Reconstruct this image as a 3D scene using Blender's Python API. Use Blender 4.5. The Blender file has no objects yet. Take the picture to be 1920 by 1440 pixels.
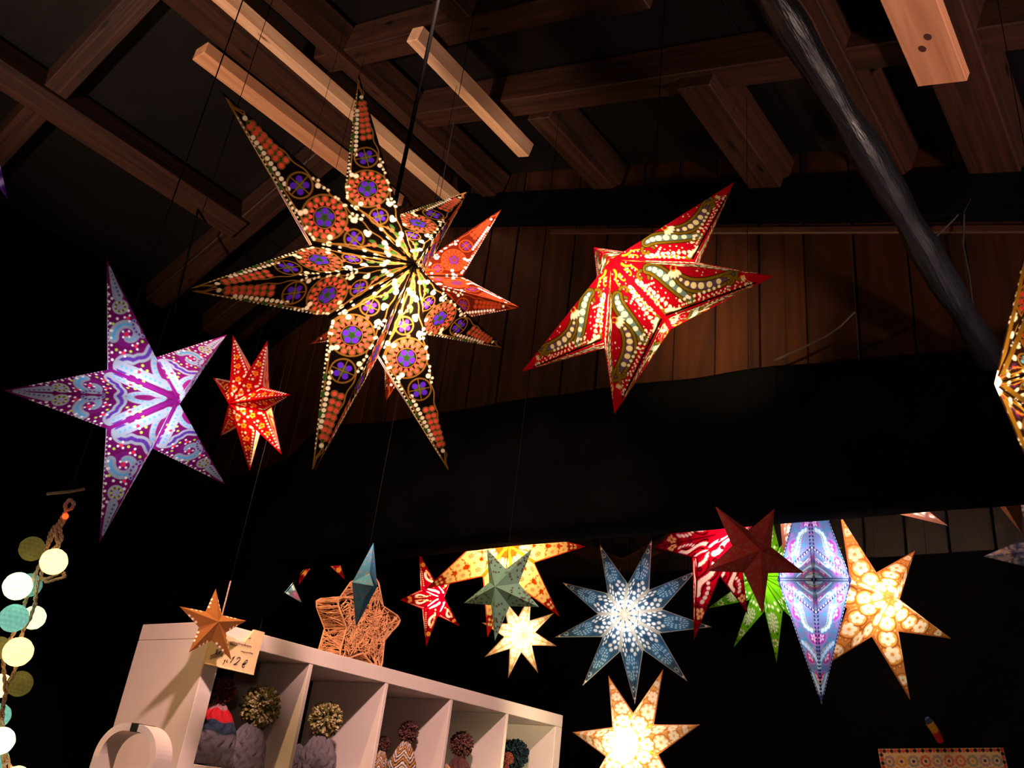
import bpy, math, random
import numpy as np
from mathutils import Vector, Matrix

# ------------------------------------------------------------------ camera, world, lights, exposure
SC = bpy.context.scene
COL = SC.collection
CAM_C = np.array([-1.5483, -2.3435, 1.4439])
CAM_M = np.array([[0.59947, -0.79240, 0.11291],      # camera right
                  [0.41118, 0.18385, -0.89282],      # camera down
                  [0.68671, 0.58164, 0.43603]])      # camera forward
FPX = 1642.74
cam = bpy.data.cameras.new('camera')
cam_o = bpy.data.objects.new('camera', cam)
COL.objects.link(cam_o)
cam.sensor_width = 36.0
cam.lens = 36.0 * FPX / 1920.0
cam.clip_start = 0.05
cam_o.matrix_world = Matrix(((CAM_M[0][0], -CAM_M[1][0], -CAM_M[2][0], CAM_C[0]),
                             (CAM_M[0][1], -CAM_M[1][1], -CAM_M[2][1], CAM_C[1]),
                             (CAM_M[0][2], -CAM_M[1][2], -CAM_M[2][2], CAM_C[2]),
                             (0, 0, 0, 1)))
SC.camera = cam_o
SC.view_settings.view_transform = 'Standard'
SC.view_settings.look = 'None'
SC.view_settings.gamma = 1.0
SC.view_settings.use_curve_mapping = False
SC.view_settings.exposure = 0.0
SC.cycles.adaptive_threshold = 0.03
SC.cycles.max_bounces = 5
SC.cycles.transmission_bounces = 4
W = bpy.data.worlds.new('dusk')
SC.world = W
W.use_nodes = True
W.node_tree.nodes['Background'].inputs[0].default_value = (0.55, 0.62, 0.85, 1)
W.node_tree.nodes['Background'].inputs[1].default_value = 0.010


def lamp(name, loc, power, colour, radius, parent=None):
    l = bpy.data.lights.new(name, 'POINT')
    l.energy = power
    l.color = colour
    l.shadow_soft_size = radius
    o = bpy.data.objects.new(name, l)
    COL.objects.link(o)
    o.location = loc
    if parent is not None:
        o.parent = parent
    return o



def spot(name, loc, target, power, colour, angle, radius):
    l = bpy.data.lights.new(name, 'SPOT')
    l.energy = power
    l.color = colour
    l.spot_size = math.radians(angle)
    l.spot_blend = 0.9
    l.shadow_soft_size = radius
    o = bpy.data.objects.new(name, l)
    COL.objects.link(o)
    o.location = loc
    o.rotation_euler = (Vector(target) - Vector(loc)).to_track_quat('-Z', 'Y').to_euler()
    return o


# added fill lights out of view: one spot on the shelf, two up at the roof, weak points
spot('shelf_fill', (-0.95, -1.72, 3.28), (0.62, 0.0, 1.6), 430, (1.0, 0.60, 0.52), 58, 0.06)
spot('roof_fill', (-2.6, -0.2, 1.2), (-0.2, 0.45, 4.2), 760, (1.0, 0.70, 0.54), 50, 0.08)
spot('roof_fill', (-0.35, -3.5, 1.3), (0.5, -1.95, 3.5), 330, (1.0, 0.68, 0.60), 44, 0.08)
lamp('point_fill', (-1.35, 0.35, 0.85), 24, (1.0, 0.50, 0.20), 0.06)
lamp('point_fill', (1.75, -2.7, 1.0), 9, (1.0, 0.70, 0.55), 0.06)
lamp('point_fill', (-2.6, -3.4, 1.7), 26, (1.0, 0.70, 0.54), 0.12)

# ------------------------------------------------------------------ helpers
rng = random.Random(7)


def lin(r, g, b):
    f = lambda v: (v / 255.0 / 12.92) if v <= 10.31 else ((v / 255.0 + 0.055) / 1.055) ** 2.4
    return (f(r), f(g), f(b))


def ray(x, y):
    return ((x - 960) / FPX) * CAM_M[0] + ((y - 720) / FPX) * CAM_M[1] + CAM_M[2]


def at(x, y, axis, value):
    """the point of the plane axis = value seen along a line of sight"""
    d = ray(x, y)
    return CAM_C + d * ((value - CAM_C[axis]) / d[axis])


def at_depth(x, y, depth):
    return CAM_C + ray(x, y) * depth


def mesh_np(name, v, faces, mat=None, smooth=False):
    me = bpy.data.meshes.new(name)
    v = np.asarray(v, np.float32)
    if isinstance(faces, np.ndarray):
        k = faces.shape[1]
        me.vertices.add(len(v))
        me.vertices.foreach_set('co', v.ravel())
        me.loops.add(faces.size)
        me.loops.foreach_set('vertex_index', faces.astype(np.int32).ravel())
        me.polygons.add(len(faces))
        me.polygons.foreach_set('loop_start', np.arange(0, faces.size, k, dtype=np.int32))
        me.update(calc_edges=True)
    else:
        me.from_pydata([tuple(map(float, p)) for p in v], [], faces)
        me.update()
    if smooth:
        me.polygons.foreach_set('use_smooth', [True] * len(me.polygons))
    if mat:
        me.materials.append(mat)
    return me


def set_col(me, c4):
    a = me.color_attributes.new('print', 'FLOAT_COLOR', 'POINT')
    a.data.foreach_set('color', np.asarray(c4, np.float32).ravel())


def obj(name, me, parent=None, mw=None):
    o = bpy.data.objects.new(name, me)
    COL.objects.link(o)
    if parent is not None:
        o.parent = parent
    if mw is not None:
        o.matrix_basis = mw
    return o


def empty(name, loc=(0, 0, 0), rot=None):
    o = bpy.data.objects.new(name, None)
    COL.objects.link(o)
    o.empty_display_size = 0.05
    if rot is not None:
        o.matrix_basis = Matrix.Translation(loc) @ rot.to_4x4()
    else:
        o.location = loc
    return o


def tag(o, label, cat=None, group=None, kind=None):
    o['label'] = label
    if cat:
        o['category'] = cat
    if group:
        o['group'] = group
    if kind:
        o['kind'] = kind
    return o


class MB:
    """collects shapes for ONE mesh"""

    def __init__(self):
        self.v, self.f = [], []

    def add(self, v, f):
        n = len(self.v)
        self.v += [tuple(map(float, p)) for p in v]
        self.f += [tuple(i + n for i in q) for q in f]
        return self

    def box(self, x0, x1, y0, y1, z0, z1, b=0.0):
        """box, optionally with chamfered edges"""
        if b <= 0:
            v = [(x, y, z) for x in (x0, x1) for y in (y0, y1) for z in (z0, z1)]
            f = [(0, 1, 3, 2), (4, 6, 7, 5), (0, 4, 5, 1), (2, 3, 7, 6), (0, 2, 6, 4), (1, 5, 7, 3)]
            return self.add(v, f)
        v, ids = [], {}
        for i, x in enumerate((x0, x1)):
            for j, y in enumerate((y0, y1)):
                for k, z in enumerate((z0, z1)):
                    s = (1 - 2 * i, 1 - 2 * j, 1 - 2 * k)
                    for a in range(3):
                        p = [x + s[0] * b, y + s[1] * b, z + s[2] * b]
                        p[a] = (x, y, z)[a]
                        ids[i, j, k, a] = len(v)
                        v.append(p)
        f = []
        for a in range(3):
            o = [q for q in range(3) if q != a]
            for s in (0, 1):
                q = []
                for (m, n) in ((0, 0), (1, 0), (1, 1), (0, 1)):
                    c = [0, 0, 0]
                    c[a], c[o[0]], c[o[1]] = s, m, n
                    q.append(ids[(*c, a)])
                f.append(tuple(q))
        for a in range(3):
            o = [q for q in range(3) if q != a]
            for m in (0, 1):
                for n in (0, 1):
                    q = []
                    for s, w in ((0, o[0]), (1, o[0]), (1, o[1]), (0, o[1])):
                        c = [0, 0, 0]
                        c[a], c[o[0]], c[o[1]] = s, m, n
                        q.append(ids[(*c, w)])
                    f.append(tuple(q))
        for i in (0, 1):
            for j in (0, 1):
                for k in (0, 1):
                    f.append(tuple(ids[i, j, k, a] for a in range(3)))
        return self.add(v, f)

    def tube(self, pts, r, n=6, cap=True):
        pts = [Vector(p) for p in pts]
        rs = r if isinstance(r, (list, tuple)) else [r] * len(pts)
        v, f = [], []
        up = None
        for i, p in enumerate(pts):
            t = (pts[min(i + 1, len(pts) - 1)] - pts[max(i - 1, 0)]).normalized()
            if up is None:
                up = Vector((0, 0, 1)) if abs(t.z) < 0.9 else Vector((1, 0, 0))
            a = (up - t * up.dot(t)).normalized()
            up = a
            b = t.cross(a)
            for k in range(n):
                w = 2 * math.pi * k / n
                v.append(p + (a * math.cos(w) + b * math.sin(w)) * rs[i])
        for i in range(len(pts) - 1):
            for k in range(n):
                f.append((i * n + k, i * n + (k + 1) % n, (i + 1) * n + (k + 1) % n, (i + 1) * n + k))
        if cap:
            f.append(tuple(range(n))[::-1])
            f.append(tuple((len(pts) - 1) * n + k for k in range(n)))
        return self.add(v, f)

    def prism(self, poly, ax0, ax1, fr):
        """polygon poly of 2D points, extruded from ax0 to ax1; fr(u, v, w) -> xyz"""
        n = len(poly)
        v = [fr(u, w, ax0) for u, w in poly] + [fr(u, w, ax1) for u, w in poly]
        f = [tuple(range(n))[::-1], tuple(range(n, 2 * n))]
        f += [(i, (i + 1) % n, n + (i + 1) % n, n + i) for i in range(n)]
        return self.add(v, f)

    def mesh(self, name, mat=None, smooth=False):
        return mesh_np(name, np.array(self.v), self.f, mat, smooth)

    def build(self, name, mat=None, parent=None, smooth=False, mw=None):
        return obj(name, self.mesh(name, mat, smooth), parent, mw)


# ------------------------------------------------------------------ materials
MATS = {}


def nodes(name):
    m = bpy.data.materials.new(name)
    m.use_nodes = True
    nt = m.node_tree
    nt.nodes.clear()
    out = nt.nodes.new('ShaderNodeOutputMaterial')
    return m, nt, out


def N(nt, kind, **kw):
    n = nt.nodes.new(kind)
    for k, v in kw.items():
        if k.startswith('i_'):
            key = k[2:]
            n.inputs[int(key) if key.isdigit() else key].default_value = v
        else:
            setattr(n, k, v)
    return n


def principled(name, col, rough=0.6, bump=0.0, bscale=40.0, spec=0.4, vary=0.0, vscale=6.0, metal=0.0,
               stretch=(1, 1, 1), col2=None):
    if name in MATS:
        return MATS[name]
    m, nt, out = nodes(name)
    p = N(nt, 'ShaderNodeBsdfPrincipled')
    p.inputs['Base Color'].default_value = (*col, 1)
    p.inputs['Roughness'].default_value = rough
    p.inputs['Specular IOR Level'].default_value = spec
    p.inputs['Metallic'].default_value = metal
    nt.links.new(p.outputs[0], out.inputs[0])
    tc = N(nt, 'ShaderNodeTexCoord')
    mp = N(nt, 'ShaderNodeMapping')
    mp.inputs['Scale'].default_value = stretch
    nt.links.new(tc.outputs['Object'], mp.inputs[0])
    if vary > 0 or col2:
        nz = N(nt, 'ShaderNodeTexNoise')
        nz.inputs['Scale'].default_value = vscale
        nz.inputs['Detail'].default_value = 5
        nt.links.new(mp.outputs[0], nz.inputs['Vector'])
        cr = N(nt, 'ShaderNodeValToRGB')
        c2 = col2 or tuple(c * (1 - vary) for c in col)
        c1 = col if col2 else tuple(min(1, c * (1 + vary)) for c in col)
        cr.color_ramp.elements[0].position = 0.35
        cr.color_ramp.elements[1].position = 0.68
        cr.color_ramp.elements[0].color = (*c2, 1)
        cr.color_ramp.elements[1].color = (*c1, 1)
        nt.links.new(nz.outputs[0], cr.inputs[0])
        nt.links.new(cr.outputs[0], p.inputs['Base Color'])
    if bump > 0:
        nb = N(nt, 'ShaderNodeTexNoise')
        nb.inputs['Scale'].default_value = bscale
        nb.inputs['Detail'].default_value = 4
        nt.links.new(mp.outputs[0], nb.inputs['Vector'])
        bp = N(nt, 'ShaderNodeBump')
        bp.inputs['Strength'].default_value = bump
        bp.inputs['Distance'].default_value = 0.01
        nt.links.new(nb.outputs[0], bp.inputs['Height'])
        nt.links.new(bp.outputs[0], p.inputs['Normal'])
    MATS[name] = m
    return m


def wood(name, c1, c2, rough=0.55, spec=0.35, grain=26.0, bump=0.25, knots=False):
    """timber with the grain along its own x axis"""
    if name in MATS:
        return MATS[name]
    m, nt, out = nodes(name)
    p = N(nt, 'ShaderNodeBsdfPrincipled')
    p.inputs['Roughness'].default_value = rough
    p.inputs['Specular IOR Level'].default_value = spec
    nt.links.new(p.outputs[0], out.inputs[0])
    tc = N(nt, 'ShaderNodeTexCoord')
    oi = N(nt, 'ShaderNodeObjectInfo')
    ad = N(nt, 'ShaderNodeVectorMath', operation='ADD')
    sc = N(nt, 'ShaderNodeVectorMath', operation='SCALE')
    sc.inputs['Scale'].default_value = 13.0
    cb = N(nt, 'ShaderNodeCombineXYZ')
    for i in range(3):
        nt.links.new(oi.outputs['Random'], cb.inputs[i])
    nt.links.new(cb.outputs[0], sc.inputs[0])
    nt.links.new(tc.outputs['Object'], ad.inputs[0])
    nt.links.new(sc.outputs[0], ad.inputs[1])
    mp = N(nt, 'ShaderNodeMapping')
    mp.inputs['Scale'].default_value = (1.2, grain, grain)
    nt.links.new(ad.outputs[0], mp.inputs[0])
    nz = N(nt, 'ShaderNodeTexNoise')
    nz.inputs['Scale'].default_value = 1.5
    nz.inputs['Detail'].default_value = 6
    nz.inputs['Distortion'].default_value = 0.6
    nt.links.new(mp.outputs[0], nz.inputs['Vector'])
    cr = N(nt, 'ShaderNodeValToRGB')
    cr.color_ramp.elements[0].position = 0.3
    cr.color_ramp.elements[1].position = 0.7
    cr.color_ramp.elements[0].color = (*c2, 1)
    cr.color_ramp.elements[1].color = (*c1, 1)
    nt.links.new(nz.outputs[0], cr.inputs[0])
    last = cr.outputs[0]
    if knots:
        mk = N(nt, 'ShaderNodeMapping')
        mk.inputs['Scale'].default_value = (3.0, 9.0, 9.0)
        nt.links.new(ad.outputs[0], mk.inputs[0])
        vo = N(nt, 'ShaderNodeTexVoronoi')
        vo.inputs['Scale'].default_value = 1.0
        nt.links.new(mk.outputs[0], vo.inputs['Vector'])
        kr = N(nt, 'ShaderNodeValToRGB')
        kr.color_ramp.elements[0].position = 0.05
        kr.color_ramp.elements[1].position = 0.13
        kr.color_ramp.elements[0].color = (*[c * 0.35 for c in c2], 1)
        kr.color_ramp.elements[1].color = (1, 1, 1, 1)
        nt.links.new(vo.outputs['Distance'], kr.inputs[0])
        mx = N(nt, 'ShaderNodeMix', data_type='RGBA', blend_type='MULTIPLY')
        mx.inputs['Factor'].default_value = 1.0
        nt.links.new(last, mx.inputs['A'])
        nt.links.new(kr.outputs[0], mx.inputs['B'])
        last = mx.outputs['Result']
    nt.links.new(last, p.inputs['Base Color'])
    bp = N(nt, 'ShaderNodeBump')
    bp.inputs['Strength'].default_value = bump
    bp.inputs['Distance'].default_value = 0.008
    nt.links.new(nz.outputs[0], bp.inputs['Height'])
    nt.links.new(bp.outputs[0], p.inputs['Normal'])
    MATS[name] = m
    return m


def paper(name, fac=0.55, rough_paper=True):
    """printed lantern paper: the print is a colour attribute, its alpha says how much light the spot lets through"""
    if name in MATS:
        return MATS[name]
    m, nt, out = nodes(name)
    at_ = N(nt, 'ShaderNodeVertexColor')
    at_.layer_name = 'print'
    tc = N(nt, 'ShaderNodeTexCoord')
    nz = N(nt, 'ShaderNodeTexNoise')
    nz.inputs['Scale'].default_value = 60
    nz.inputs['Detail'].default_value = 3
    nt.links.new(tc.outputs['Object'], nz.inputs['Vector'])
    mr = N(nt, 'ShaderNodeMapRange')
    mr.inputs['To Min'].default_value = 0.82
    mr.inputs['To Max'].default_value = 1.12
    nt.links.new(nz.outputs[0], mr.inputs[0])
    mul = N(nt, 'ShaderNodeVectorMath', operation='SCALE')
    nt.links.new(at_.outputs['Color'], mul.inputs[0])
    nt.links.new(mr.outputs[0], mul.inputs['Scale'])
    trc = N(nt, 'ShaderNodeVectorMath', operation='SCALE')
    nt.links.new(mul.outputs[0], trc.inputs[0])
    nt.links.new(at_.outputs['Alpha'], trc.inputs['Scale'])
    df = N(nt, 'ShaderNodeBsdfDiffuse')
    nt.links.new(mul.outputs[0], df.inputs[0])
    tr = N(nt, 'ShaderNodeBsdfTranslucent')
    nt.links.new(trc.outputs[0], tr.inputs[0])
    mx = N(nt, 'ShaderNodeMixShader')
    mx.inputs[0].default_value = fac
    nt.links.new(df.outputs[0], mx.inputs[1])
    nt.links.new(tr.outputs[0], mx.inputs[2])
    nt.links.new(mx.outputs[0], out.inputs[0])
    MATS[name] = m
    return m


def printed(name, rough=0.7, bump=0.0, bscale=200.0):
    """opaque matt surface whose colours are a colour attribute"""
    if name in MATS:
        return MATS[name]
    m, nt, out = nodes(name)
    a = N(nt, 'ShaderNodeVertexColor')
    a.layer_name = 'print'
    p = N(nt, 'ShaderNodeBsdfPrincipled')
    p.inputs['Roughness'].default_value = rough
    p.inputs['Specular IOR Level'].default_value = 0.2
    nt.links.new(a.outputs['Color'], p.inputs['Base Color'])
    if bump:
        tc = N(nt, 'ShaderNodeTexCoord')
        nz = N(nt, 'ShaderNodeTexNoise')
        nz.inputs['Scale'].default_value = bscale
        nt.links.new(tc.outputs['Object'], nz.inputs['Vector'])
        bp = N(nt, 'ShaderNodeBump')
        bp.inputs['Strength'].default_value = bump
        bp.inputs['Distance'].default_value = 0.004
        nt.links.new(nz.outputs[0], bp.inputs['Height'])
        nt.links.new(bp.outputs[0], p.inputs['Normal'])
    nt.links.new(p.outputs[0], out.inputs[0])
    MATS[name] = m
    return m


M_BROWN = wood('brown_timber', lin(56, 30, 19), lin(27, 15, 11), rough=0.5, bump=0.4, knots=True)
M_PINE = wood('new_pine', lin(216, 178, 144), lin(184, 136, 100), rough=0.5, grain=14, bump=0.12, knots=True)
M_PINE2 = wood('rough_pine', lin(196, 142, 104), lin(168, 112, 78), rough=0.6, grain=20, bump=0.2)
M_SHEATH = principled('roof_sheathing', lin(15, 12, 11), rough=0.38, bump=0.5, bscale=5.0, spec=0.35, col2=lin(10, 9, 9), vscale=2.2)
M_PLANK = wood('varnished_plank', lin(50, 24, 13), lin(22, 12, 9), rough=0.30, spec=0.5, grain=10, bump=0.25)
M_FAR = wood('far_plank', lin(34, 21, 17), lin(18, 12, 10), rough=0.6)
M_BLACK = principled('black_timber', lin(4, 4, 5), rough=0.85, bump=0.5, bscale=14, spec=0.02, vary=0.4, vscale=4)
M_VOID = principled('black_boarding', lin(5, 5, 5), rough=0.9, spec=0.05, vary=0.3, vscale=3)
M_POLE = principled('tarred_pole', lin(20, 21, 26), rough=0.4, bump=0.8, bscale=18, spec=0.4, col2=lin(7, 7, 9), vscale=5, stretch=(0.3, 2.5, 2.5))
M_CABLE = principled('black_cable', lin(5, 5, 5), rough=0.8, spec=0.05)
M_WHITE = principled('white_laminate', lin(222, 208, 202), rough=0.45, spec=0.35, vary=0.03, vscale=8)
M_CARD = principled('card', lin(226, 196, 150), rough=0.8, vary=0.06, vscale=30)
M_INK = principled('black_ink', lin(24, 22, 24), rough=0.6)
M_VIOLET = principled('violet_ink', lin(120, 78, 96), rough=0.6)
M_TWINE = principled('paper_twine', lin(206, 146, 100), rough=0.75, vary=0.25, vscale=30)
M_ROPE = principled('grey_string', lin(190, 160, 142), rough=0.8, bump=0.6, bscale=250)
M_TAPE = principled('black_tape', lin(10, 10, 10), rough=0.4)

# ------------------------------------------------------------------ the roof: a gable whose ridge runs along x
RIDGE_Y = 0.5


def roof_z(y):
    return 4.11 + 0.344 * y if y <= RIDGE_Y else 4.4745 - 0.385 * y


N_R = Vector((0, -0.344, 1)).normalized()
N_L = Vector((0, 0.385, 1)).normalized()


def timber(name, p0, p1, w, h, up, mat, parent=None, b=0.004, wob=0.0):
    """beam whose bottom face's centre line runs p0 -> p1; it rises h along up"""
    p0, p1, up = Vector(p0), Vector(p1), Vector(up)
    x = (p1 - p0)
    L = x.length
    x.normalize()
    z = (up - x * up.dot(x)).normalized()
    y = z.cross(x)
    rot = Matrix((x, y, z)).transposed()
    mb = MB()
    mb.box(-L / 2, L / 2, -w / 2, w / 2, 0, h, b)
    return mb.build(name, mat, parent, mw=Matrix.Translation((p0 + p1) / 2) @ rot.to_4x4())


ceiling = empty('ceiling')
tag(ceiling, 'dark brown gabled roof of rafters and purlins under boarding', kind='structure')
X0, X1 = -3.2, 1.0
for side, (ya, yb), n in ((0, (-3.4, RIDGE_Y), N_R), (1, (RIDGE_Y, 2.15), N_L)):
    # boarding in wide sheets
    k = 4 if side == 0 else 2
    for i in range(k):
        a, b = ya + (yb - ya) * i / k, ya + (yb - ya) * (i + 1) / k
        pa = Vector((0, a, roof_z(a))) + n * 0.15
        pb = Vector((0, b, (roof_z(b - 1e-6) if side == 0 else roof_z(b + 1e-6)))) + n * 0.15
        e = (pb - pa).normalized() * 0.003
        t = n * 0.022
        mb = MB()
        pa, pb = pa + e, pb - e
        vs = [(x, *p[1:]) for x in (X0, X1) for p in (pa, pb, pb + t, pa + t)]
        mb.add(vs, [(0, 1, 2, 3), (7, 6, 5, 4), (0, 4, 5, 1), (1, 5, 6, 2), (2, 6, 7, 3), (3, 7, 4, 0)])
        mb.build('roof_board', M_SHEATH, ceiling)


def purlin(y, xa, xb, w=0.10, h=0.14, off=0.0, mat=None):
    n = N_R if y <= RIDGE_Y else N_L
    p = Vector((0, y, roof_z(y))) + n * off
    return timber('purlin', (xa, p.y, p.z), (xb, p.y, p.z), w, h, n, mat or M_BROWN, ceiling)


def rafter(x, ya, yb, w=0.10, h=0.13, off=0.015):
    n = N_R if min(ya, yb) < RIDGE_Y - .01 else N_L
    f = (lambda y: 4.11 + 0.344 * y) if n is N_R else (lambda y: 4.4745 - 0.385 * y)
    return timber('rafter', (x, ya, f(ya) + off), (x, yb, f(yb) + off), w, h, n, M_BROWN, ceiling)


# rafters on the near slope and beyond the ridge
for x in (-2.55, -1.9, -1.27, -0.64):
    rafter(x, -3.3, 0.40)
    rafter(x, 0.60, 2.1)
rafter(-0.02, -3.3, 0.36)
rafter(-0.02, 0.62, 2.1) if False else None
rafter(0.40, -3.3, 0.10)
rafter(0.42, 0.62, 2.1, w=0.12)
rafter(0.78, 0.66, 2.1, w=0.10)
# ridge board and purlins
timber('ridge_board', (X0, 0.49, 4.245), (X1 - .02, 0.49, 4.245), 0.20, 0.17, (0, 0, 1), M_BROWN, ceiling)
purlin(0.07, X0, X1 - .01, w=0.09, off=-0.012)
purlin(-0.60, 0.46, X1 - .01, w=0.115)
purlin(-0.66, X0, -0.08, w=0.10)
purlin(-1.335, 0.37, X1 - .01, w=0.13, off=-0.03)
purlin(-1.30, X0, 0.03, w=0.14, off=-0.02)
purlin(-1.77, X0, X1 - .01, w=0.09)
purlin(-2.07, X0, X1 - .01, w=0.15, off=-0.01)
purlin(-2.75, X0, X1 - .01, w=0.10)
purlin(1.28, X0, 0.40, w=0.135, off=-0.01)
purlin(2.02, X0, X1 - .01, w=0.12, off=-0.03, mat=M_BLACK)

# four new pine battens screwed under the roof
def batten(y, xa, xb, w, h, off, label, mat=None, dy=0.0, rot=None):
    n = N_R if y <= RIDGE_Y else N_L
    if rot is not None:
        n = rot
    p = Vector((0, y, roof_z(y))) + n * off
    p2 = Vector((0, y + dy, roof_z(y + dy))) + n * off
    return tag(timber('pine_batten', (xa, p.y, p.z), (xb, p2.y, p2.z), w, h, n, mat or M_PINE, None, b=0.003),
               label, 'batten', 'new pine battens under the roof')


batten(0.24, -1.4, 0.97, 0.075, 0.055, -0.065, 'long pale pine batten running beside the dark ridge board', dy=0.03)
batten(0.63, -0.36, 0.84, 0.095, 0.06, -0.06, 'pale rough pine batten with a cut end above the big star', M_PINE2, dy=-0.02, rot=Vector((0, -0.1, 1)))
batten(-0.475, -0.11, 0.60, 0.060, 0.062, -0.072, 'short yellowish pine batten hung in the middle of the roof', dy=0.02)
wide = batten(-2.05, -0.6, 0.465, 0.13, 0.03, -0.055, 'short wide pinkish pine board with two dark knots', M_PINE2)
M_KNOT = principled('dark_knot', lin(70, 36, 28), rough=0.7)
for kx, ky in ((0.345, -0.012), (0.385, 0.012)):
    mb = MB()
    mb.prism([(0.010 * math.cos(a * .524) * 1.25, 0.010 * math.sin(a * .524)) for a in range(12)], -0.0006, 0.004, lambda u, w_, z: (kx + u, ky + w_, z))
    mb.build('knot', M_KNOT, wide)

# ------------------------------------------------------------------ gable wall of upright planks, on the great beam
wall = empty('wall_back')
tag(wall, 'varnished upright plank wall above the black beam', kind='structure')
PW = 0.168
y = -0.943 + PW * 18
while y > -3.3:
    a, b = y - PW + 0.003, y - 0.003
    ztop = min(roof_z(a), roof_z(b)) + 0.22
    dx = rng.uniform(-0.004, 0.004)
    mb = MB()
    L = ztop - 2.55
    mb.box(-L / 2, L / 2, a - (a + b) / 2, b - (a + b) / 2, -0.011, 0.011, 0.003)
    rot = Matrix(((0, 0, 1), (0, 1, 0), (1, 0, 0)))   # own x runs up the wall
    mb.build('plank', M_PLANK, wall, mw=Matrix.Translation((1.012 + dx, (a + b) / 2, 2.55 + L / 2)) @ rot.to_4x4())
    y -= PW
mb = MB()
mb.add([(1.035, 2.2, 2.5), (1.035, -3.4, 2.5), (1.035, -3.4, 3.05), (1.035, RIDGE_Y, 4.42), (1.035, 2.2, 3.75),
        (1.055, 2.2, 2.5), (1.055, -3.4, 2.5), (1.055, -3.4, 3.05), (1.055, RIDGE_Y, 4.42), (1.055, 2.2, 3.75)],
       [(0, 1, 2, 3, 4), (9, 8, 7, 6, 5), (0, 5, 6, 1), (1, 6, 7, 2), (2, 7, 8, 3), (3, 8, 9, 4), (4, 9, 5, 0)])
mb.build('backing_board', M_VOID, wall)
# raking boards under the slopes
timber('raking_board', (0.975, -3.3, 4.11 - .344 * 3.3 - .17), (0.975, RIDGE_Y - .01, 4.11 + .344 * .49 - .17), 0.045, 0.17, N_R, M_BLACK, wall)
timber('raking_board', (0.975, RIDGE_Y + .01, 4.4745 - .385 * .51 - .17), (0.975, 2.1, 4.4745 - .385 * 2.1 - .17), 0.045, 0.17, N_L, M_BLACK, wall)
timber('ledge_strip', (0.993, -3.3, 4.11 - .344 * 3.3 - .215), (0.993, -0.3, 4.11 - .344 * .3 - .215), 0.012, 0.03, N_R, M_BROWN, wall)

# great rough-hewn beam, swept along y
prof_y = [-3.4, -2.6, -2.0, -1.39, -0.67, 0.0, 0.55, 0.84, 0.92, 1.0, 1.08, 1.3, 1.6, 2.1]
prof_t = [2.66, 2.69, 2.735, 2.835, 2.885, 2.93, 2.965, 3.00, 2.98, 2.90, 2.85, 2.825, 2.82, 2.81]
ys = np.linspace(-3.4, 2.1, 120)
v, f = [], []
K = 28
r2 = random.Random(3)
for i, yy in enumerate(ys):
    top = float(np.interp(yy, prof_y, prof_t))
    bot = 2.338 + 0.012 * math.sin(yy * 1.3 + 2)
    cx, hx = 0.955, 0.105
    cz, hz = (top + bot) / 2, (top - bot) / 2
    for k in range(K):
        a = 2 * math.pi * k / K
        c, s = math.cos(a), math.sin(a)
        e = 0.34
        px = math.copysign(abs(c) ** e, c)
        pz = math.copysign(abs(s) ** e, s)
        wob = 0.006 * math.sin(5 * a + yy * 4.2) + 0.004 * math.sin(yy * 13 + 3 * a)
        if s < -0.5:
            wob *= 0.3
        v.append((cx + (hx + wob) * px, yy, cz + (hz + wob * 0.5) * pz))
for i in range(len(ys) - 1):
    for k in range(K):
        f.append((i * K + k, i * K + (k + 1) % K, (i + 1) * K + (k + 1) % K, (i + 1) * K + k))
f.append(tuple(range(K)))
f.append(tuple((len(ys) - 1) * K + k for k in range(K))[::-1])
beam = obj('beam', mesh_np('beam', np.array(v), f, M_BLACK, True))
tag(beam, 'huge black rough-hewn beam crossing below the plank wall', kind='structure')
# knee brace and post at the beam's far end
a0, a1 = at(581, 1054, 0, 1.02), at(487, 1166, 0, 1.02)
mb = MB()
d = (a1 - a0) / np.linalg.norm(a1 - a0)
nrm = np.array([0, -d[2], d[1]])
if nrm[1] < 0:
    nrm = -nrm
q = [a0 - d * 0.1, a1 + d * 0.5, a1 + d * 0.5 + nrm * 0.45, a0 - d * 0.1 + nrm * 0.45]
mb.add([tuple(p) for p in q] + [(p[0] - 0.12, p[1], p[2]) for p in q],
       [(0, 1, 2, 3), (7, 6, 5, 4), (0, 4, 5, 1), (1, 5, 6, 2), (2, 6, 7, 3), (3, 7, 4, 0)])
mb.build('knee_brace', M_BLACK, beam)
mb = MB()
mb.box(0.87, 1.05, 1.72, 1.98, 0.0, 2.5, 0.01)
mb.build('post', M_BLACK, beam)

# tarred round strut from the beam up to the roof
pole_a, pole_b = Vector(at(1884, 716, 0, 0.95)), Vector(at_depth(1418, -60, 1.80))
pd = (pole_b - pole_a)
pts, rs = [], []
for i in range(41):
    t = i / 40 * 1.18
    w = 0.003 * math.sin(t * 7) + 0.003 * math.sin(t * 19 + 1)
    pts.append(pole_a + pd * t + Vector((0, w * 0.5, w * 0.5)))
    rs.append(0.036 + 0.004 * math.sin(t * 23) + 0.002 * math.sin(t * 51))
mb = MB()
xx = pd.normalized()
rotp = xx.to_track_quat('X', 'Z').to_matrix()
loc = pole_a + pd * 0.59
inv = rotp.transposed()
mb.tube([inv @ (p - loc) for p in pts], rs, 14)
strut = mb.build('roof_strut', M_POLE, None, True, Matrix.Translation(loc) @ rotp.to_4x4())
tag(strut, 'black tarred round strut slanting from the roof to the beam', kind='structure')

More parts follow.
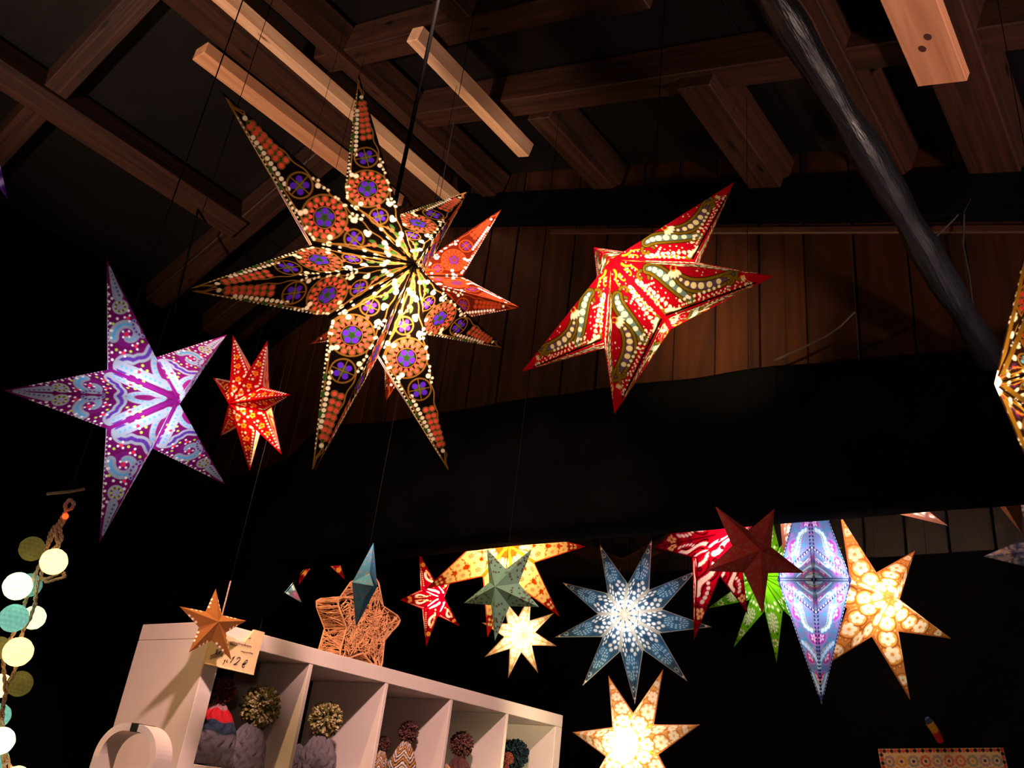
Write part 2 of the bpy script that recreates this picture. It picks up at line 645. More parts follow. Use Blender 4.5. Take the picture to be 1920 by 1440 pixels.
# black boarded side wall, floor, and the dark room beyond the beam
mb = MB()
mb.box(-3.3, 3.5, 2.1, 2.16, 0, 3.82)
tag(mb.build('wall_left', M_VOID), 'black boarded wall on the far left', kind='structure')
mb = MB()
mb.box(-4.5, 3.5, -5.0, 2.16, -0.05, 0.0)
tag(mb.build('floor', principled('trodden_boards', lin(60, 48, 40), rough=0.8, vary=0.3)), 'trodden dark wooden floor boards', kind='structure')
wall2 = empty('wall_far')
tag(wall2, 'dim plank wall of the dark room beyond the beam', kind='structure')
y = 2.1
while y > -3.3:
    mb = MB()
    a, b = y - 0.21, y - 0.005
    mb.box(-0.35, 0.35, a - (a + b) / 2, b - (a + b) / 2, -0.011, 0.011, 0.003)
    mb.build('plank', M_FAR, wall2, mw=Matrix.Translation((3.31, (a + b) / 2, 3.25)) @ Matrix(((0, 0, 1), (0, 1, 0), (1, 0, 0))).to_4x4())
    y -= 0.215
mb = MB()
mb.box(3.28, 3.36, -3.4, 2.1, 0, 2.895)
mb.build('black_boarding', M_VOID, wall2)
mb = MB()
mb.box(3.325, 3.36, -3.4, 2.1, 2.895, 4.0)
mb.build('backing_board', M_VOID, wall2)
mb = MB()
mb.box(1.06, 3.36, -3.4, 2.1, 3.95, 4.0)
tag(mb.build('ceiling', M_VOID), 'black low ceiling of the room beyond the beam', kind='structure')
# dim tie and brace up in the far room, seen above the blue star
tie = empty('roof_tie', (0, 0, 0))
tag(tie, 'dim brown timber brace in the dark room above the blue star', kind='structure')
timber('brace', at(1040, 1008, 0, 2.9), at(1165, 1062, 0, 2.9), 0.09, 0.09, (1, 0, 0), M_BROWN, tie)
timber('brace', at(1165, 1062, 0, 2.9), at(1260, 1010, 0, 2.9), 0.09, 0.09, (1, 0, 0), M_BROWN, tie)

# ------------------------------------------------------------------ star lanterns
class Cv:
    """paints the print of one half of a star point; x runs along the ridge (0 centre .. ~1 tip), y away from it"""

    def __init__(s, x, y, base, T, aa):
        s.x, s.y, s.aa = x, y, aa
        s.c = np.tile(np.array([*base, T], float), (len(x), 1))

    def put(s, m, d, col, T):
        a = np.clip(0.5 - d / s.aa, 0, 1)[:, None]
        s.c[m] = s.c[m] * (1 - a) + a * np.array([*col, T])

    def _m(s, cx, cy, r):
        r += s.aa
        return np.nonzero((np.abs(s.x - cx) < r) & (np.abs(s.y - cy) < r))[0]

    def disc(s, cx, cy, r, col, T=0.7):
        m = s._m(cx, cy, r)
        s.put(m, np.hypot(s.x[m] - cx, s.y[m] - cy) - r, col, T)

    def ring(s, cx, cy, r, w, col, T=0.4):
        m = s._m(cx, cy, r + w)
        s.put(m, np.abs(np.hypot(s.x[m] - cx, s.y[m] - cy) - r) - w / 2, col, T)

    def ell(s, cx, cy, a, b, ang, col, T=0.7):
        m = s._m(cx, cy, max(a, b))
        c, q = math.cos(ang), math.sin(ang)
        u = (s.x[m] - cx) * c + (s.y[m] - cy) * q
        w = -(s.x[m] - cx) * q + (s.y[m] - cy) * c
        k = np.hypot(u / a, w / b)
        s.put(m, (k - 1) * min(a, b), col, T)

    def path(s, pts, w, col, T=0.4, w1=None):
        """stroke along a polyline, tapering from w to w1"""
        pts = np.array(pts, float)
        lo, hi = pts.min(0) - w - s.aa, pts.max(0) + w + s.aa
        m = np.nonzero((s.x > lo[0]) & (s.x < hi[0]) & (s.y > lo[1]) & (s.y < hi[1]))[0]
        best = np.full(len(m), 9.0)
        n = len(pts) - 1
        for i in range(n):
            a, d = pts[i], pts[i + 1] - pts[i]
            t = np.clip(((s.x[m] - a[0]) * d[0] + (s.y[m] - a[1]) * d[1]) / (d @ d + 1e-12), 0, 1)
            ww = w if w1 is None else w + (w1 - w) * (i + t) / n
            best = np.minimum(best, np.hypot(s.x[m] - a[0] - t * d[0], s.y[m] - a[1] - t * d[1]) - ww / 2)
        s.put(m, best, col, T)

    def dots(s, pts, r, col, T=0.7, n=None, r1=None):
        """discs strung along a polyline"""
        pts = np.array(pts, float)
        L = np.r_[0, np.cumsum(np.hypot(*np.diff(pts, axis=0).T))]
        n = n or max(2, int(L[-1] / (r * 2.6)))
        for i in range(n):
            t = i / max(1, n - 1)
            q = t * L[-1]
            rr = r if r1 is None else r + (r1 - r) * t
            s.disc(np.interp(q, L, pts[:, 0]), np.interp(q, L, pts[:, 1]), rr, col, T)

    def flower(s, cx, cy, r, n, col, T=0.7, rot=0.0, pr=None):
        for k in range(n):
            a = rot + 2 * math.pi * k / n
            s.disc(cx + r * math.cos(a), cy + r * math.sin(a), pr or r * 0.5, col, T)


def spiral(cx, cy, r0, r1, a0, a1, n=22):
    return [(cx + (r0 + (r1 - r0) * i / n) * math.cos(a0 + (a1 - a0) * i / n),
             cy + (r0 + (r1 - r0) * i / n) * math.sin(a0 + (a1 - a0) * i / n)) for i in range(n + 1)]


def bez(p0, p1, p2, p3, n=16):
    o = []
    for i in range(n + 1):
        t = i / n
        a, b, c, d = (1 - t) ** 3, 3 * t * (1 - t) ** 2, 3 * t * t * (1 - t), t ** 3
        o.append((a * p0[0] + b * p1[0] + c * p2[0] + d * p3[0], a * p0[1] + b * p1[1] + c * p2[1] + d * p3[1]))
    return o


class Geo:
    """flattened half of a star point"""

    def __init__(g, Np, R, r, d):
        g.A = np.array([0, 0, d])
        g.T = np.array([R, 0, 0])
        g.I = np.array([r * math.cos(math.pi / Np), r * math.sin(math.pi / Np), 0])
        e = (g.T - g.A)
        g.L = np.linalg.norm(e) / R
        e /= np.linalg.norm(e)
        ai = g.I - g.A
        g.ix = float(ai @ e) / R
        g.iy = math.sqrt(max(1e-9, float(ai @ ai) / R / R - g.ix ** 2))

    def h(g, x):
        """half width of the point at x"""
        return g.iy * (g.L - x) / (g.L - g.ix) if x > g.ix else g.iy * x / g.ix

    def rim(g, xa, xb, f, n=24):
        return [(xa + (xb - xa) * i / n, f * g.h(xa + (xb - xa) * i / n)) for i in range(n + 1)]

    def valley(g, ta, tb, off, n=12):
        """line running beside the valley fold, off away from it"""
        l = math.hypot(g.ix, g.iy)
        nx, ny = g.iy / l, -g.ix / l
        return [(g.ix * t + nx * off, g.iy * t + ny * off) for t in [ta + (tb - ta) * i / n for i in range(n + 1)]]


WHITE = (1.0, 0.97, 0.90)
GOLD = lin(206, 150, 76)


def p_medallion(g, cv, base_dots=(0.85, 0.11, 0.09), blue=(0.10, 0.02, 0.85), gold=GOLD, green=(0.07, 0.20, 0.04), holeT=1.0):
    r = random.Random(11)
    # scrolls along edges
    cv.path(g.rim(0.42, 1.0, 0.90), 0.006, gold, .4)
    cv.path([(x, 0.016 + 0.004 * math.sin(x * 60)) for x in np.linspace(0.05, 1.0, 90)], 0.005, gold, .4)
    cv.path([(x, 0.62 * g.h(x) * abs(math.sin((x - .8) * 26))) for x in np.linspace(0.84, 0.99, 40)], 0.006, gold, .2)
    cv.path(g.valley(0.1, 1.0, 0.02), 0.007, gold, .25)
    cv.dots(g.rim(0.44, 0.92, 0.97), 0.0045, WHITE, .8, n=26)
    # coral pairs towards the tip
    for x in (0.68, 0.715, 0.745, 0.775, 0.805, 0.835, 0.865):
        h = g.h(x)
        for f in (0.28, 0.52):
            cv.disc(x, f * h, 0.0115, base_dots, .9)
            cv.ring(x, f * h, 0.0145, 0.0034, gold, .35)
        cv.ell(x + 0.015, 0.4 * h, 0.007, 0.007, 0, green, .3)
    cv.dots(g.rim(0.60, 0.83, 0.78), 0.0098, WHITE, holeT, n=11)
    cv.disc(0.90, 0.4 * g.h(0.90), 0.010, WHITE, holeT)
    for x in (0.63, 0.7, 0.78):
        cv.ell(x, 0.93 * g.h(x), 0.016, 0.008, -.4, green, .4)

    def flower4(x, y, s, n=4):
        cv.ring(x, y, s * 1.95, 0.007, gold, .3)
        cv.disc(x, y, s * 0.9, green, .35)
        for k in range(n):
            a = math.pi / n + 2 * math.pi * k / n
            cv.disc(x + s * math.cos(a), y + s * math.sin(a), s * 0.50, blue, .9)
        for k in range(n):
            a = 2 * math.pi * k / n
            cv.path([(x, y), (x + 1.8 * s * math.cos(a), y + 1.8 * s * math.sin(a))], 0.004, gold, .3)
    flower4(0.575, 0.47 * g.h(0.575), 0.027)
    x, y = 0.415, 0.50 * g.h(0.415)
    big = min(0.095, 0.47 * g.h(0.415))
    cv.ring(x, y, big, 0.007, gold, .3)
    for k in range(14):
        a = 2 * math.pi * k / 14
        cv.disc(x + big * .82 * math.cos(a), y + big * .82 * math.sin(a), 0.0105, base_dots, .9)
        cv.ring(x + big * .82 * math.cos(a), y + big * .82 * math.sin(a), 0.0135, 0.0032, gold, .35)
    for k in range(14):
        a = 2 * math.pi * (k + .5) / 14
        cv.disc(x + big * .62 * math.cos(a), y + big * .62 * math.sin(a), 0.0095, base_dots, .9)
        cv.disc(x + big * .72 * math.cos(a), y + big * .72 * math.sin(a), 0.005, green, .4)
    cv.ring(x, y, big * .48, 0.005, gold, .3)
    cv.disc(x, y, big * .40, green, .3)
    for k in range(5):
        a = 2 * math.pi * k / 5 + .3
        cv.disc(x + big * .29 * math.cos(a), y + big * .29 * math.sin(a), big * .145, blue, .9)
    flower4(0.265, 0.58 * g.h(0.265), 0.021)
    # white stitches around and towards the centre
    for k in range(26):
        x = r.uniform(0.07, 0.36)
        yy = r.uniform(0.12, 0.92) * g.h(x)
        if math.hypot(x - .265, yy - .58 * g.h(.265)) < .045:
            continue
        cv.disc(x, yy, r.choice((0.009, 0.007, 0.011)), base_dots if k % 3 == 0 else WHITE, .75 if k % 3 == 0 else holeT)
    for k in range(26):
        x = r.uniform(0.28, 0.56)
        cv.disc(x, r.choice((0.94, 0.06)) * g.h(x) + r.uniform(-.006, .006), 0.0065, WHITE, holeT)
    for (x, f) in ((0.50, .86), (.52, .14), (.33, .9), (.32, .18), (.49, .75), (.345, .75)):
        cv.disc(x, f * g.h(x), 0.0115, WHITE, holeT)
    cv.path(bez((.04, .01), (.12, .05), (.18, .02), (.22, .1)), .006, gold, .4)
    cv.path(bez((.06, .03), (.14, .1), (.2, .05), (.33, .18)), .006, gold, .4)
    for x in (.1, .16, .2):
        cv.ell(x, .4 * g.h(x), .016, .007, .5, green, .5)
    # black fold at the valley
    cv.path(g.valley(0, 1, 0.0), 0.012, (0.01, .007, .006), .05)


def p_big(g, cv):
    p_medallion(g, cv)


def p_ember(g, cv):
    p_medallion(g, cv, (0.42, 0.05, 0.018), (0.10, 0.02, 0.20), lin(176, 78, 34), (0.16, 0.035, 0.012))


def p_rightgold(g, cv):
    p_medallion(g, cv, (0.62, 0.03, 0.04), (0.10, 0.30, 0.55), lin(214, 160, 60), (0.10, 0.03, 0.12))
    cv.path(g.rim(0.42, 1.0, 0.95), 0.022, lin(200, 150, 50), .3)
    cv.path([(x, 0.02) for x in np.linspace(0.1, 1.0, 60)], 0.02, lin(200, 150, 50), .3)
    cv.ell(.5, .85 * g.h(.5), .05, .018, -.3, (.6, .02, .03), .6)
    cv.disc(.03, .0, .035, WHITE, 1.0)


PALE = (0.44, 0.49, 0.60)


def p_purple(g, cv):
    sky, vio, red, lime = (.10, .48, .80), (.13, .04, .42), (.85, .03, .10), (.50, .68, .06)
    mag = (0.26, 0.012, 0.23)
    # tip drop
    cv.path([(.80, .36 * g.h(.8)), (.90, .38 * g.h(.9)), (1.0, .2 * g.h(1.0))], .066, PALE, .7, .016)
    cv.dots([(.80, .28 * g.h(.8)), (.90, .3 * g.h(.9)), (.97, .3 * g.h(.97))], .0085, (.10, .16, .42), .5, n=7, r1=.005)
    # small rosette
    x, y = .725, .40 * g.h(.725)
    cv.disc(x, y, .052, PALE, .7)
    cv.ring(x, y, .031, .013, mag, .5)
    cv.flower(x, y, .033, 7, lime, .9, .2, .0085)
    # large paisley with blue beads
    big = spiral(.53, .40 * g.h(.53), .095, .030, 1.35, 1.35 - 5.2)
    cv.disc(.535, .42 * g.h(.535), .085, (.30, .02, .27), .5)
    cv.path(big, .068, PALE, .65, .038)
    cv.dots(big, .0125, sky, .8, n=17, r1=.007)
    cv.path(bez((.60, .02), (.58, .05), (.52, .05), (.48, .015)), .026, PALE, .5)
    cv.dots(bez((.60, .02), (.58, .05), (.52, .05), (.48, .015)), .008, vio, .6, n=6)
    cv.disc(.54, .45 * g.h(.54), .016, red, .8)
    cv.flower(.54, .45 * g.h(.54), .027, 4, WHITE, 1, .4, .008)
    # curled band of violet beads
    cur = spiral(.335, .74 * g.h(.335), .020, .070, 3.6, -1.2) + bez((.36, .10), (.33, .05), (.36, .03), (.385, .0))
    cv.path(cur, .064, PALE, .65)
    cv.path(cur, .026, (.20, .10, .42), .5)
    cv.dots(cur, .012, vio, .65, n=16)
    # eye beside the centre
    cv.ell(.20, 0, .135, .065, 0, PALE, .7)
    cv.ell(.20, 0, .085, .028, 0, (.34, .02, .22), .6)
    cv.dots([(.09, .02), (.15, .038), (.24, .040), (.31, .014)], .0085, sky, .8, n=8)
    # inner flank near the fold
    cv.path(g.valley(.25, .9, .058), .060, PALE, .65)
    cv.dots(g.valley(.30, .86, .055), .0085, sky, .7, n=9)
    for (x, f, c) in ((.635, .25, red), (.43, .62, red), (.44, .30, red), (.27, .62, red), (.255, .42, lime), (.66, .62, WHITE), (.47, .78, lime),
                      (.42, .45, lime), (.60, .86, WHITE), (.68, .14, WHITE), (.80, .72, WHITE), (.245, .80, WHITE), (.20, .85, lime), (.45, .12, lime),
                      (.30, .40, lime), (.64, .8, lime)):
        cv.disc(x, f * g.h(x), .0125 if c is red else .0095, c, .9)
        if c is red:
            for k in range(3):
                cv.disc(x + .024 * math.cos(k * 2.1 + 1), f * g.h(x) + .020 * math.sin(k * 2.1 + 1), .008, WHITE, 1)
    cv.dots(g.rim(.42, .88, .90), .0088, WHITE, 1, n=11)
    cv.dots(g.rim(.42, .90, .985), .005, WHITE, .8, n=20)
    cv.path(g.valley(0, 1, 0), .03, mag, .6)


def p_redpaisley(g, cv):
    olive, ink, steel, plum, yel = lin(146, 120, 30), (.03, .015, .01), (.20, .36, .42), (.16, .10, .22), lin(240, 200, 60)

    def leaf(p0, p1, p2, p3, w, fill, bead, n, T):
        c = np.array(bez(p0, p1, p2, p3, 20))
        k = len(c)
        ws = [w * (0.25 + 0.75 * math.sin(math.pi * min(1, (i + 1) / k)) ** .8) for i in range(k)]
        for i in range(k - 1):
            cv.path(c[i:i + 2], ws[i] + .050, ink, .1)
        for i in range(k - 1):
            cv.path(c[i:i + 2], ws[i] + .042, olive, .5)
        for i in range(k - 1):
            cv.path(c[i:i + 2], ws[i] + .006, ink, .1)
        for i in range(k - 1):
            cv.path(c[i:i + 2], ws[i], fill, .6)
        for i in range(n):
            t = (i + .6) / n * (k - 1)
            j = int(min(t, k - 2))
            q = c[j] + (c[j + 1] - c[j]) * (t - j)
            cv.disc(q[0], q[1], ws[j] * .43, bead, T)
    # scattered seeds
    r = random.Random(5)
    for k in range(150):
        x = r.uniform(.10, .95)
        y = r.uniform(.05, .97) * g.h(x)
        cv.disc(x, y, r.uniform(.0035, .006), WHITE, .9)
    # yellow flourishes by the centre and the fold
    cv.path(bez((.08, .02), (.13, .05), (.12, .0), (.2, .05)), .018, yel, .6, .008)
    cv.path(bez((.10, .06), (.14, .03), (.17, .09), (.14, .085)), .012, yel, .6, .008)
    v = g.valley(.42, .92, .035)
    cv.path([(a + .008 * math.sin(i * 1.7), b + .008 * math.cos(i * 1.7)) for i, (a, b) in enumerate(v)], .014, yel, .6, .010)
    # spiral with the first leaf
    sp = spiral(.225, .085, .008, .052, 1.0, 1.0 + 5.4)
    cv.path(sp, .024, ink, .1)
    cv.path(sp, .018, olive, .5)
    leaf((.26, .035), (.33, .01), (.43, .11), (.57, .185), .050, steel, WHITE, 7, 1)
    leaf((.47, .06), (.56, .13), (.67, .11), (.82, .012), .046, plum, (1.0, .92, .55), 7, .9)
    cu = spiral(.80, .055, .032, .006, -1.6, 2.8)
    cv.path([(.76, .03)] + cu, .020, ink, .1)
    cv.path([(.76, .03)] + cu, .015, olive, .5)
    cv.path(bez((.80, .03), (.88, .05), (.92, .02), (.99, .012)), .018, olive, .5, .006)
    # white blossom by the ridge
    for k in range(5):
        a = .5 + k * .42
        cv.ell(.44 + .040 * math.cos(a) * .9, .018 + .034 * math.sin(a), .024, .011, a, WHITE, 1)
    cv.ring(.435, .012, .018, .008, yel, .6)
    for k in range(3):
        a = -.2 + k * .5
        cv.ell(.865 + .02 * math.cos(a), .022 + .018 * math.sin(a), .020, .008, a, yel, .8)
        cv.ell(.865 + .02 * math.cos(a), .022 + .018 * math.sin(a), .013, .004, a, WHITE, .8)
    # strings of white drops
    cv.dots(bez((.20, .115), (.28, .14), (.36, .20), (.44, .245)), .013, WHITE, 1, n=9)
    cv.dots(bez((.26, .165), (.32, .2), (.37, .24), (.40, .28)), .009, WHITE, 1, n=7)
    cv.dots(bez((.50, .20), (.58, .17), (.66, .13), (.74, .09)), .0095, WHITE, 1, n=9)
    cv.dots(bez((.52, .225), (.60, .19), (.68, .15), (.78, .10)), .0055, WHITE, 1, n=11)
    cv.dots(bez((.12, .09), (.18, .15), (.25, .15), (.3, .12)), .0075, WHITE, 1, n=11)
    # the far flank by the rim
    cv.path(bez((.40, .285), (.47, .24), (.43, .30), (.55, .235)), .036, olive, .6, .015)
    cv.path(bez((.42, .27), (.46, .25), (.46, .27), (.51, .245)), .026, WHITE, 1, .012)
    cv.path(g.rim(.42, 1.0, .93), .010, ink, .1)
    cv.dots(g.rim(.50, .93, .83), .006, (1, .9, .6), .9, n=15)
    # red bands on the folds
    cv.path(g.valley(0, 1, 0), .034, (.62, .004, .02), .6)
    cv.path([(.93, 0), (1.05, 0)], .09, (.60, .004, .02), .65)


def p_redsmall(g, cv):
    org, dark = (1.0, .33, .02), (.30, .0, .0)
    r = random.Random(2)
    for k in range(120):
        x = r.uniform(.2, .9)
        cv.disc(x, r.uniform(.1, .9) * g.h(x), .010, dark if k % 2 else (.85, .02, .03), .5)
    for (x, f) in ((.56, .45), (.36, .5), (.22, .5), (.70, .45)):
        cv.flower(x, f * g.h(x), .026, 5, org, 1, .3, .015)
    cv.dots(g.rim(.42, .95, .84), .0145, WHITE, 1, n=13)
    cv.dots([(x, .18 * g.h(x) + .012) for x in np.linspace(.45, .9, 8)], .011, WHITE, 1, n=9)
    for (x, f) in ((.47, .4), (.30, .75), (.26, .3), (.18, .6), (.15, .4), (.12, .7), (.40, .8), (.33, .25), (.2, .8)):
        cv.disc(x, f * g.h(x), .017, WHITE, 1)
    cv.path(g.valley(0, 1, 0), .03, (.45, .0, .01), .6)


def petals(cv, cx, cy, s, n, col, T, a0=0., span=2 * math.pi, w=.42):
    for k in range(n):
        a = a0 + span * k / n
        cv.ell(cx + s * .62 * math.cos(a), cy + s * .62 * math.sin(a), s * .40, s * .40 * w * 1.5, a, col, T)


def p_orange(g, cv):
    hot, red, yel = (1.0, .86, .42), (.50, .01, .005), (1.0, .36, .02)
    for x, f, s in ((.24, .5, .10), (.42, .5, .13), (.60, .5, .085), (.74, .45, .06), (.86, .4, .035)):
        y = f * g.h(x)
        cv.disc(x, y, s * 1.08, red, .5)
        cv.disc(x, y, s * .98, yel, .9)
        petals(cv, x, y, s, 9, hot, 1, .2)
        cv.disc(x, y, s * .24, (.8, .10, .02), .8)
        cv.flower(x, y, s * .13, 5, hot, 1, 0, s * .06)
    cv.dots(g.rim(.40, .9, .86), .014, hot, 1, n=14)
    cv.path(g.rim(.40, 1.0, .97), .02, (.85, .12, .02), .7)
    cv.path(g.valley(0, 1, 0), .05, (.95, .24, .015), .9)
    cv.path([(.86, 0), (1.05, 0)], .16, (.62, .02, .005), .6, .05)
    for x in (.78, .84, .89):
        cv.disc(x, .35 * g.h(x), .018, hot, 1)
    cv.path(bez((.08, .02), (.2, .1), (.28, .02), (.34, .15)), .012, (.6, .08, .02), .6)


def p_redfive(g, cv):
    yel = (1.0, .62, .12)
    petals(cv, .80, .4 * g.h(.8), .050, 7, yel, 1)
    for i, (x, y) in enumerate(bez((.62, .09), (.54, .16), (.44, .10), (.40, .05), 9)):
        cv.disc(x, y, .030 - .001 * i, WHITE, 1)
    for i, (x, y) in enumerate(bez((.66, .05), (.56, .03), (.48, .03), (.30, .08), 8)):
        cv.disc(x, y, .019, (1, .85, .4), 1)
    for i, (x, y) in enumerate(bez((.30, .20), (.24, .14), (.2, .06), (.14, .05), 7)):
        cv.disc(x, y, .024, WHITE, 1)
    cv.dots(g.rim(.42, .74, .86), .011, (1, .8, .5), 1, n=9)
    for x, f in ((.9, .3), (.72, .75), (.5, .15), (.36, .8), (.2, .3)):
        cv.ring(x, f * g.h(x), .018, .012, (.15, .0, .01), .3)
    cv.path(g.valley(0, 1, 0), .05, (.45, .0, .02), .6)


def p_white(g, cv):
    for x, f, s in ((.86, .4, .045), (.66, .45, .07), (.46, .5, .11), (.26, .5, .08)):
        petals(cv, x, f * g.h(x), s, 6, (1, .97, .85), 1)
    cv.path(g.rim(.40, 1.0, .95), .030, lin(196, 140, 90), .6)
    cv.path([(.02, 0), (1.0, 0)], .020, lin(214, 150, 80), .7)
    cv.path(g.valley(0, 1, 0), .03, lin(230, 180, 100), .8)


def p_blue(g, cv):
    ice = (.62, .90, 1.0)
    deep = (.03, .10, .20)
    cv.disc(.86, .35 * g.h(.86), .030, deep, .6)
    cv.flower(.86, .0, .026, 8, ice, 1, .2, .0085)
    cv.disc(.86, 0, .010, deep, .5)
    cv.ell(.62, .2 * g.h(.62), .15, .10, 0, (.06, .22, .40), .8)
    for rr, n in ((.115, 16), (.085, 12), (.055, 8)):
        for k in range(n):
            a = 2 * math.pi * k / n
            if rr * abs(math.sin(a)) > .9 * g.h(.62):
                continue
            cv.ell(.62 + rr * 1.15 * math.cos(a), rr * .8 * math.sin(a), .014, .0095, 0, ice, 1)
    for x, f in ((.42, .25), (.42, .65), (.36, .45), (.30, .2), (.30, .7), (.24, .45), (.47, .45), (.18, .3), (.18, .7), (.35, .85), (.12, .5)):
        cv.disc(x, f * g.h(x), .024, WHITE, 1)
    cv.ell(.36, .1 * g.h(.36), .04, .014, .3, deep, .5)
    cv.path(g.rim(.40, 1.03, 1.0), .022, lin(214, 206, 190), .45)
    cv.path(g.valley(0, 1, 0), .050, lin(232, 220, 196), .5)
    for i, (x, y) in enumerate(g.valley(.1, 1, .012, 16)):
        cv.disc(x, y, .006, (.3, .3, .28), .4)
    cv.disc(.965, .3 * g.h(.965), .012, WHITE, .9)


def p_yellow(g, cv):
    cv.disc(0, 0, .24, (1, .93, .70), 1)
    for x, f, s in ((.84, .4, .040), (.68, .45, .065), (.50, .5, .09), (.32, .5, .09)):
        y = f * g.h(x)
        cv.ring(x, y, s * 1.1, .012, lin(190, 110, 50), .6)
        petals(cv, x, y, s, 7, WHITE, 1)
    cv.dots(g.rim(.42, .9, .82), .013, WHITE, 1, n=12)
    cv.path(g.rim(.40, 1.0, .96), .022, lin(196, 120, 60), .6)
    cv.path(g.valley(.2, 1, 0), .016, lin(250, 190, 90), .9)


def p_redbig(g, cv):
    dark, yel = (.12, .0, .01), (1.0, .72, .30)
    def worm(pts, r0, r1, n, col):
        c = np.array(pts)
        L = np.r_[0, np.cumsum(np.hypot(*np.diff(c, axis=0).T))]
        for i in range(n):
            q = L[-1] * i / (n - 1)
            x, y = np.interp(q, L, c[:, 0]), np.interp(q, L, c[:, 1])
            cv.ell(x, y, r0 + (r1 - r0) * i / n, (r0 + (r1 - r0) * i / n) * .8, .6, col, 1)
    out = bez((.66, .13), (.52, .20), (.50, .02), (.36, .09))
    cv.dots([(x, y + .05) for x, y in out], .008, dark, .2, n=24)
    cv.dots([(x, y - .048) for x, y in out], .008, dark, .2, n=24)
    worm(out, .036, .022, 11, WHITE)
    worm(bez((.70, .06), (.62, .04), (.56, .04), (.50, .10)), .022, .016, 6, WHITE)
    worm(bez((.28, .12), (.22, .05), (.18, .11), (.10, .04)), .030, .016, 7, WHITE)
    worm(bez((.44, .22), (.40, .18), (.36, .16), (.30, .18)), .022, .016, 6, WHITE)
    for x, f in ((.80, .45),):
        y = f * g.h(x)
        cv.ring(x, y, .058, .010, dark, .2)
        petals(cv, x, y, .052, 6, yel, 1)
    for x, f in ((.90, .4), (.74, .85), (.60, .10), (.46, .85), (.33, .45), (.2, .6), (.72, .12)):
        cv.disc(x, f * g.h(x), .020, dark, .2)
        cv.disc(x, f * g.h(x), .008, (.6, .0, .02), .6)
    cv.path(g.rim(.40, 1.0, .98), .02, (.20, .0, .01), .4)
    cv.path([(.3, 0), (1.05, 0)], .016, (.25, .0, .02), .4)
    cv.path(g.valley(0, 1, 0), .02, (.40, .0, .02), .5)


def p_green(g, cv):
    cv.flower(.80, .3 * g.h(.8), .035, 7, WHITE, 1, 0, .012)
    for rr, n in ((.095, 12), (.06, 8), (.025, 4)):
        for k in range(n):
            a = 2 * math.pi * k / n
            cv.ell(.56 + rr * 1.1 * math.cos(a), .04 + rr * .6 * math.sin(a), .017, .011, .2, WHITE, 1)
    for x, f in ((.38, .4), (.34, .7), (.42, .7), (.36, .15)):
        cv.ell(x, f * g.h(x), .022, .015, .4, WHITE, 1)
    for x, f in ((.92, .3), (.70, .7), (.66, .2), (.45, .85)):
        cv.disc(x, f * g.h(x), .012, (.02, .10, .0), .3)
    cv.path(g.valley(0, 1, 0), .022, (.08, .22, .0), .35)
    cv.path([(.03, 0), (.42, 0)], .012, (.12, .3, .0), .4)


def p_peach(g, cv):
    cv.ring(.80, .4 * g.h(.80), .085, .018, lin(150, 100, 90), .5)
    petals(cv, .70, .45 * g.h(.70), .075, 6, WHITE, 1)
    petals(cv, .84, .45 * g.h(.84), .042, 6, WHITE, 1)
    petals(cv, .92, .45 * g.h(.92), .022, 5, WHITE, 1)
    petals(cv, .50, .5 * g.h(.50), .10, 7, WHITE, 1)
    petals(cv, .28, .5 * g.h(.28), .08, 7, WHITE, 1)
    cv.path(g.rim(.40, 1.0, .95), .045, lin(160, 104, 84), .45)
    cv.path(bez((.95, .01), (.85, .06), (.75, .02), (.6, .13)), .012, lin(150, 100, 92), .5)
    cv.path(g.valley(0, 1, 0), .03, lin(170, 110, 90), .5)


def p_rhomb(g, cv):
    ice, aqua, pink, navy, lilac, straw = (.72, .90, 1.0), (.10, .42, .62), (.75, .05, .26), (.02, .02, .16), (.50, .26, .62), (.85, .72, .30)
    for k in range(60):
        r = random.Random(k)
        x = r.uniform(.1, 1)
        cv.disc(x, r.uniform(.0, 1) * g.h(x), .020, r.choice((lilac, aqua, (.35, .45, .66), lilac)), .6)
    for (x, f, c, s) in ((.84, .5, pink, .055), (.66, .45, pink, .050), (.30, .35, (.62, .06, .48), .06), (.52, .8, (.62, .06, .48), .05), (.17, .5, pink, .04)):
        y = f * g.h(x)
        cv.ring(x, y, s * 1.2, .014, lilac, .7)
        cv.disc(x, y, s, c, .7)
        petals(cv, x, y, s * .7, 5, (1, .75, .88), 1)
    for pts in (bez((.76, .13), (.68, .17), (.58, .08), (.54, .04)), bez((.46, .20), (.40, .06), (.32, .20), (.24, .12)), bez((.94, .03), (.9, .05), (.88, .02), (.8, .02))):
        cv.path(pts, .064, aqua, .7)
        cv.dots(pts, .020, ice, 1, n=8)
        cv.dots([(x, y + .036) for x, y in pts], .0065, straw, .9, n=14)
    for x in np.linspace(.12, .98, 30):
        cv.disc(x, .93 * g.h(x), .010, navy, .4)
    cv.path([(.05, 0), (1.0, 0)], .030, navy, .5)
    cv.dots([(.1, .0), (.95, 0)], .008, ice, 1, n=30)
    cv.path(g.valley(0, 1, 0), .036, navy, .5)
    cv.dots(g.valley(.1, 1, .004), .008, (.85, .85, .75), 1, n=14)


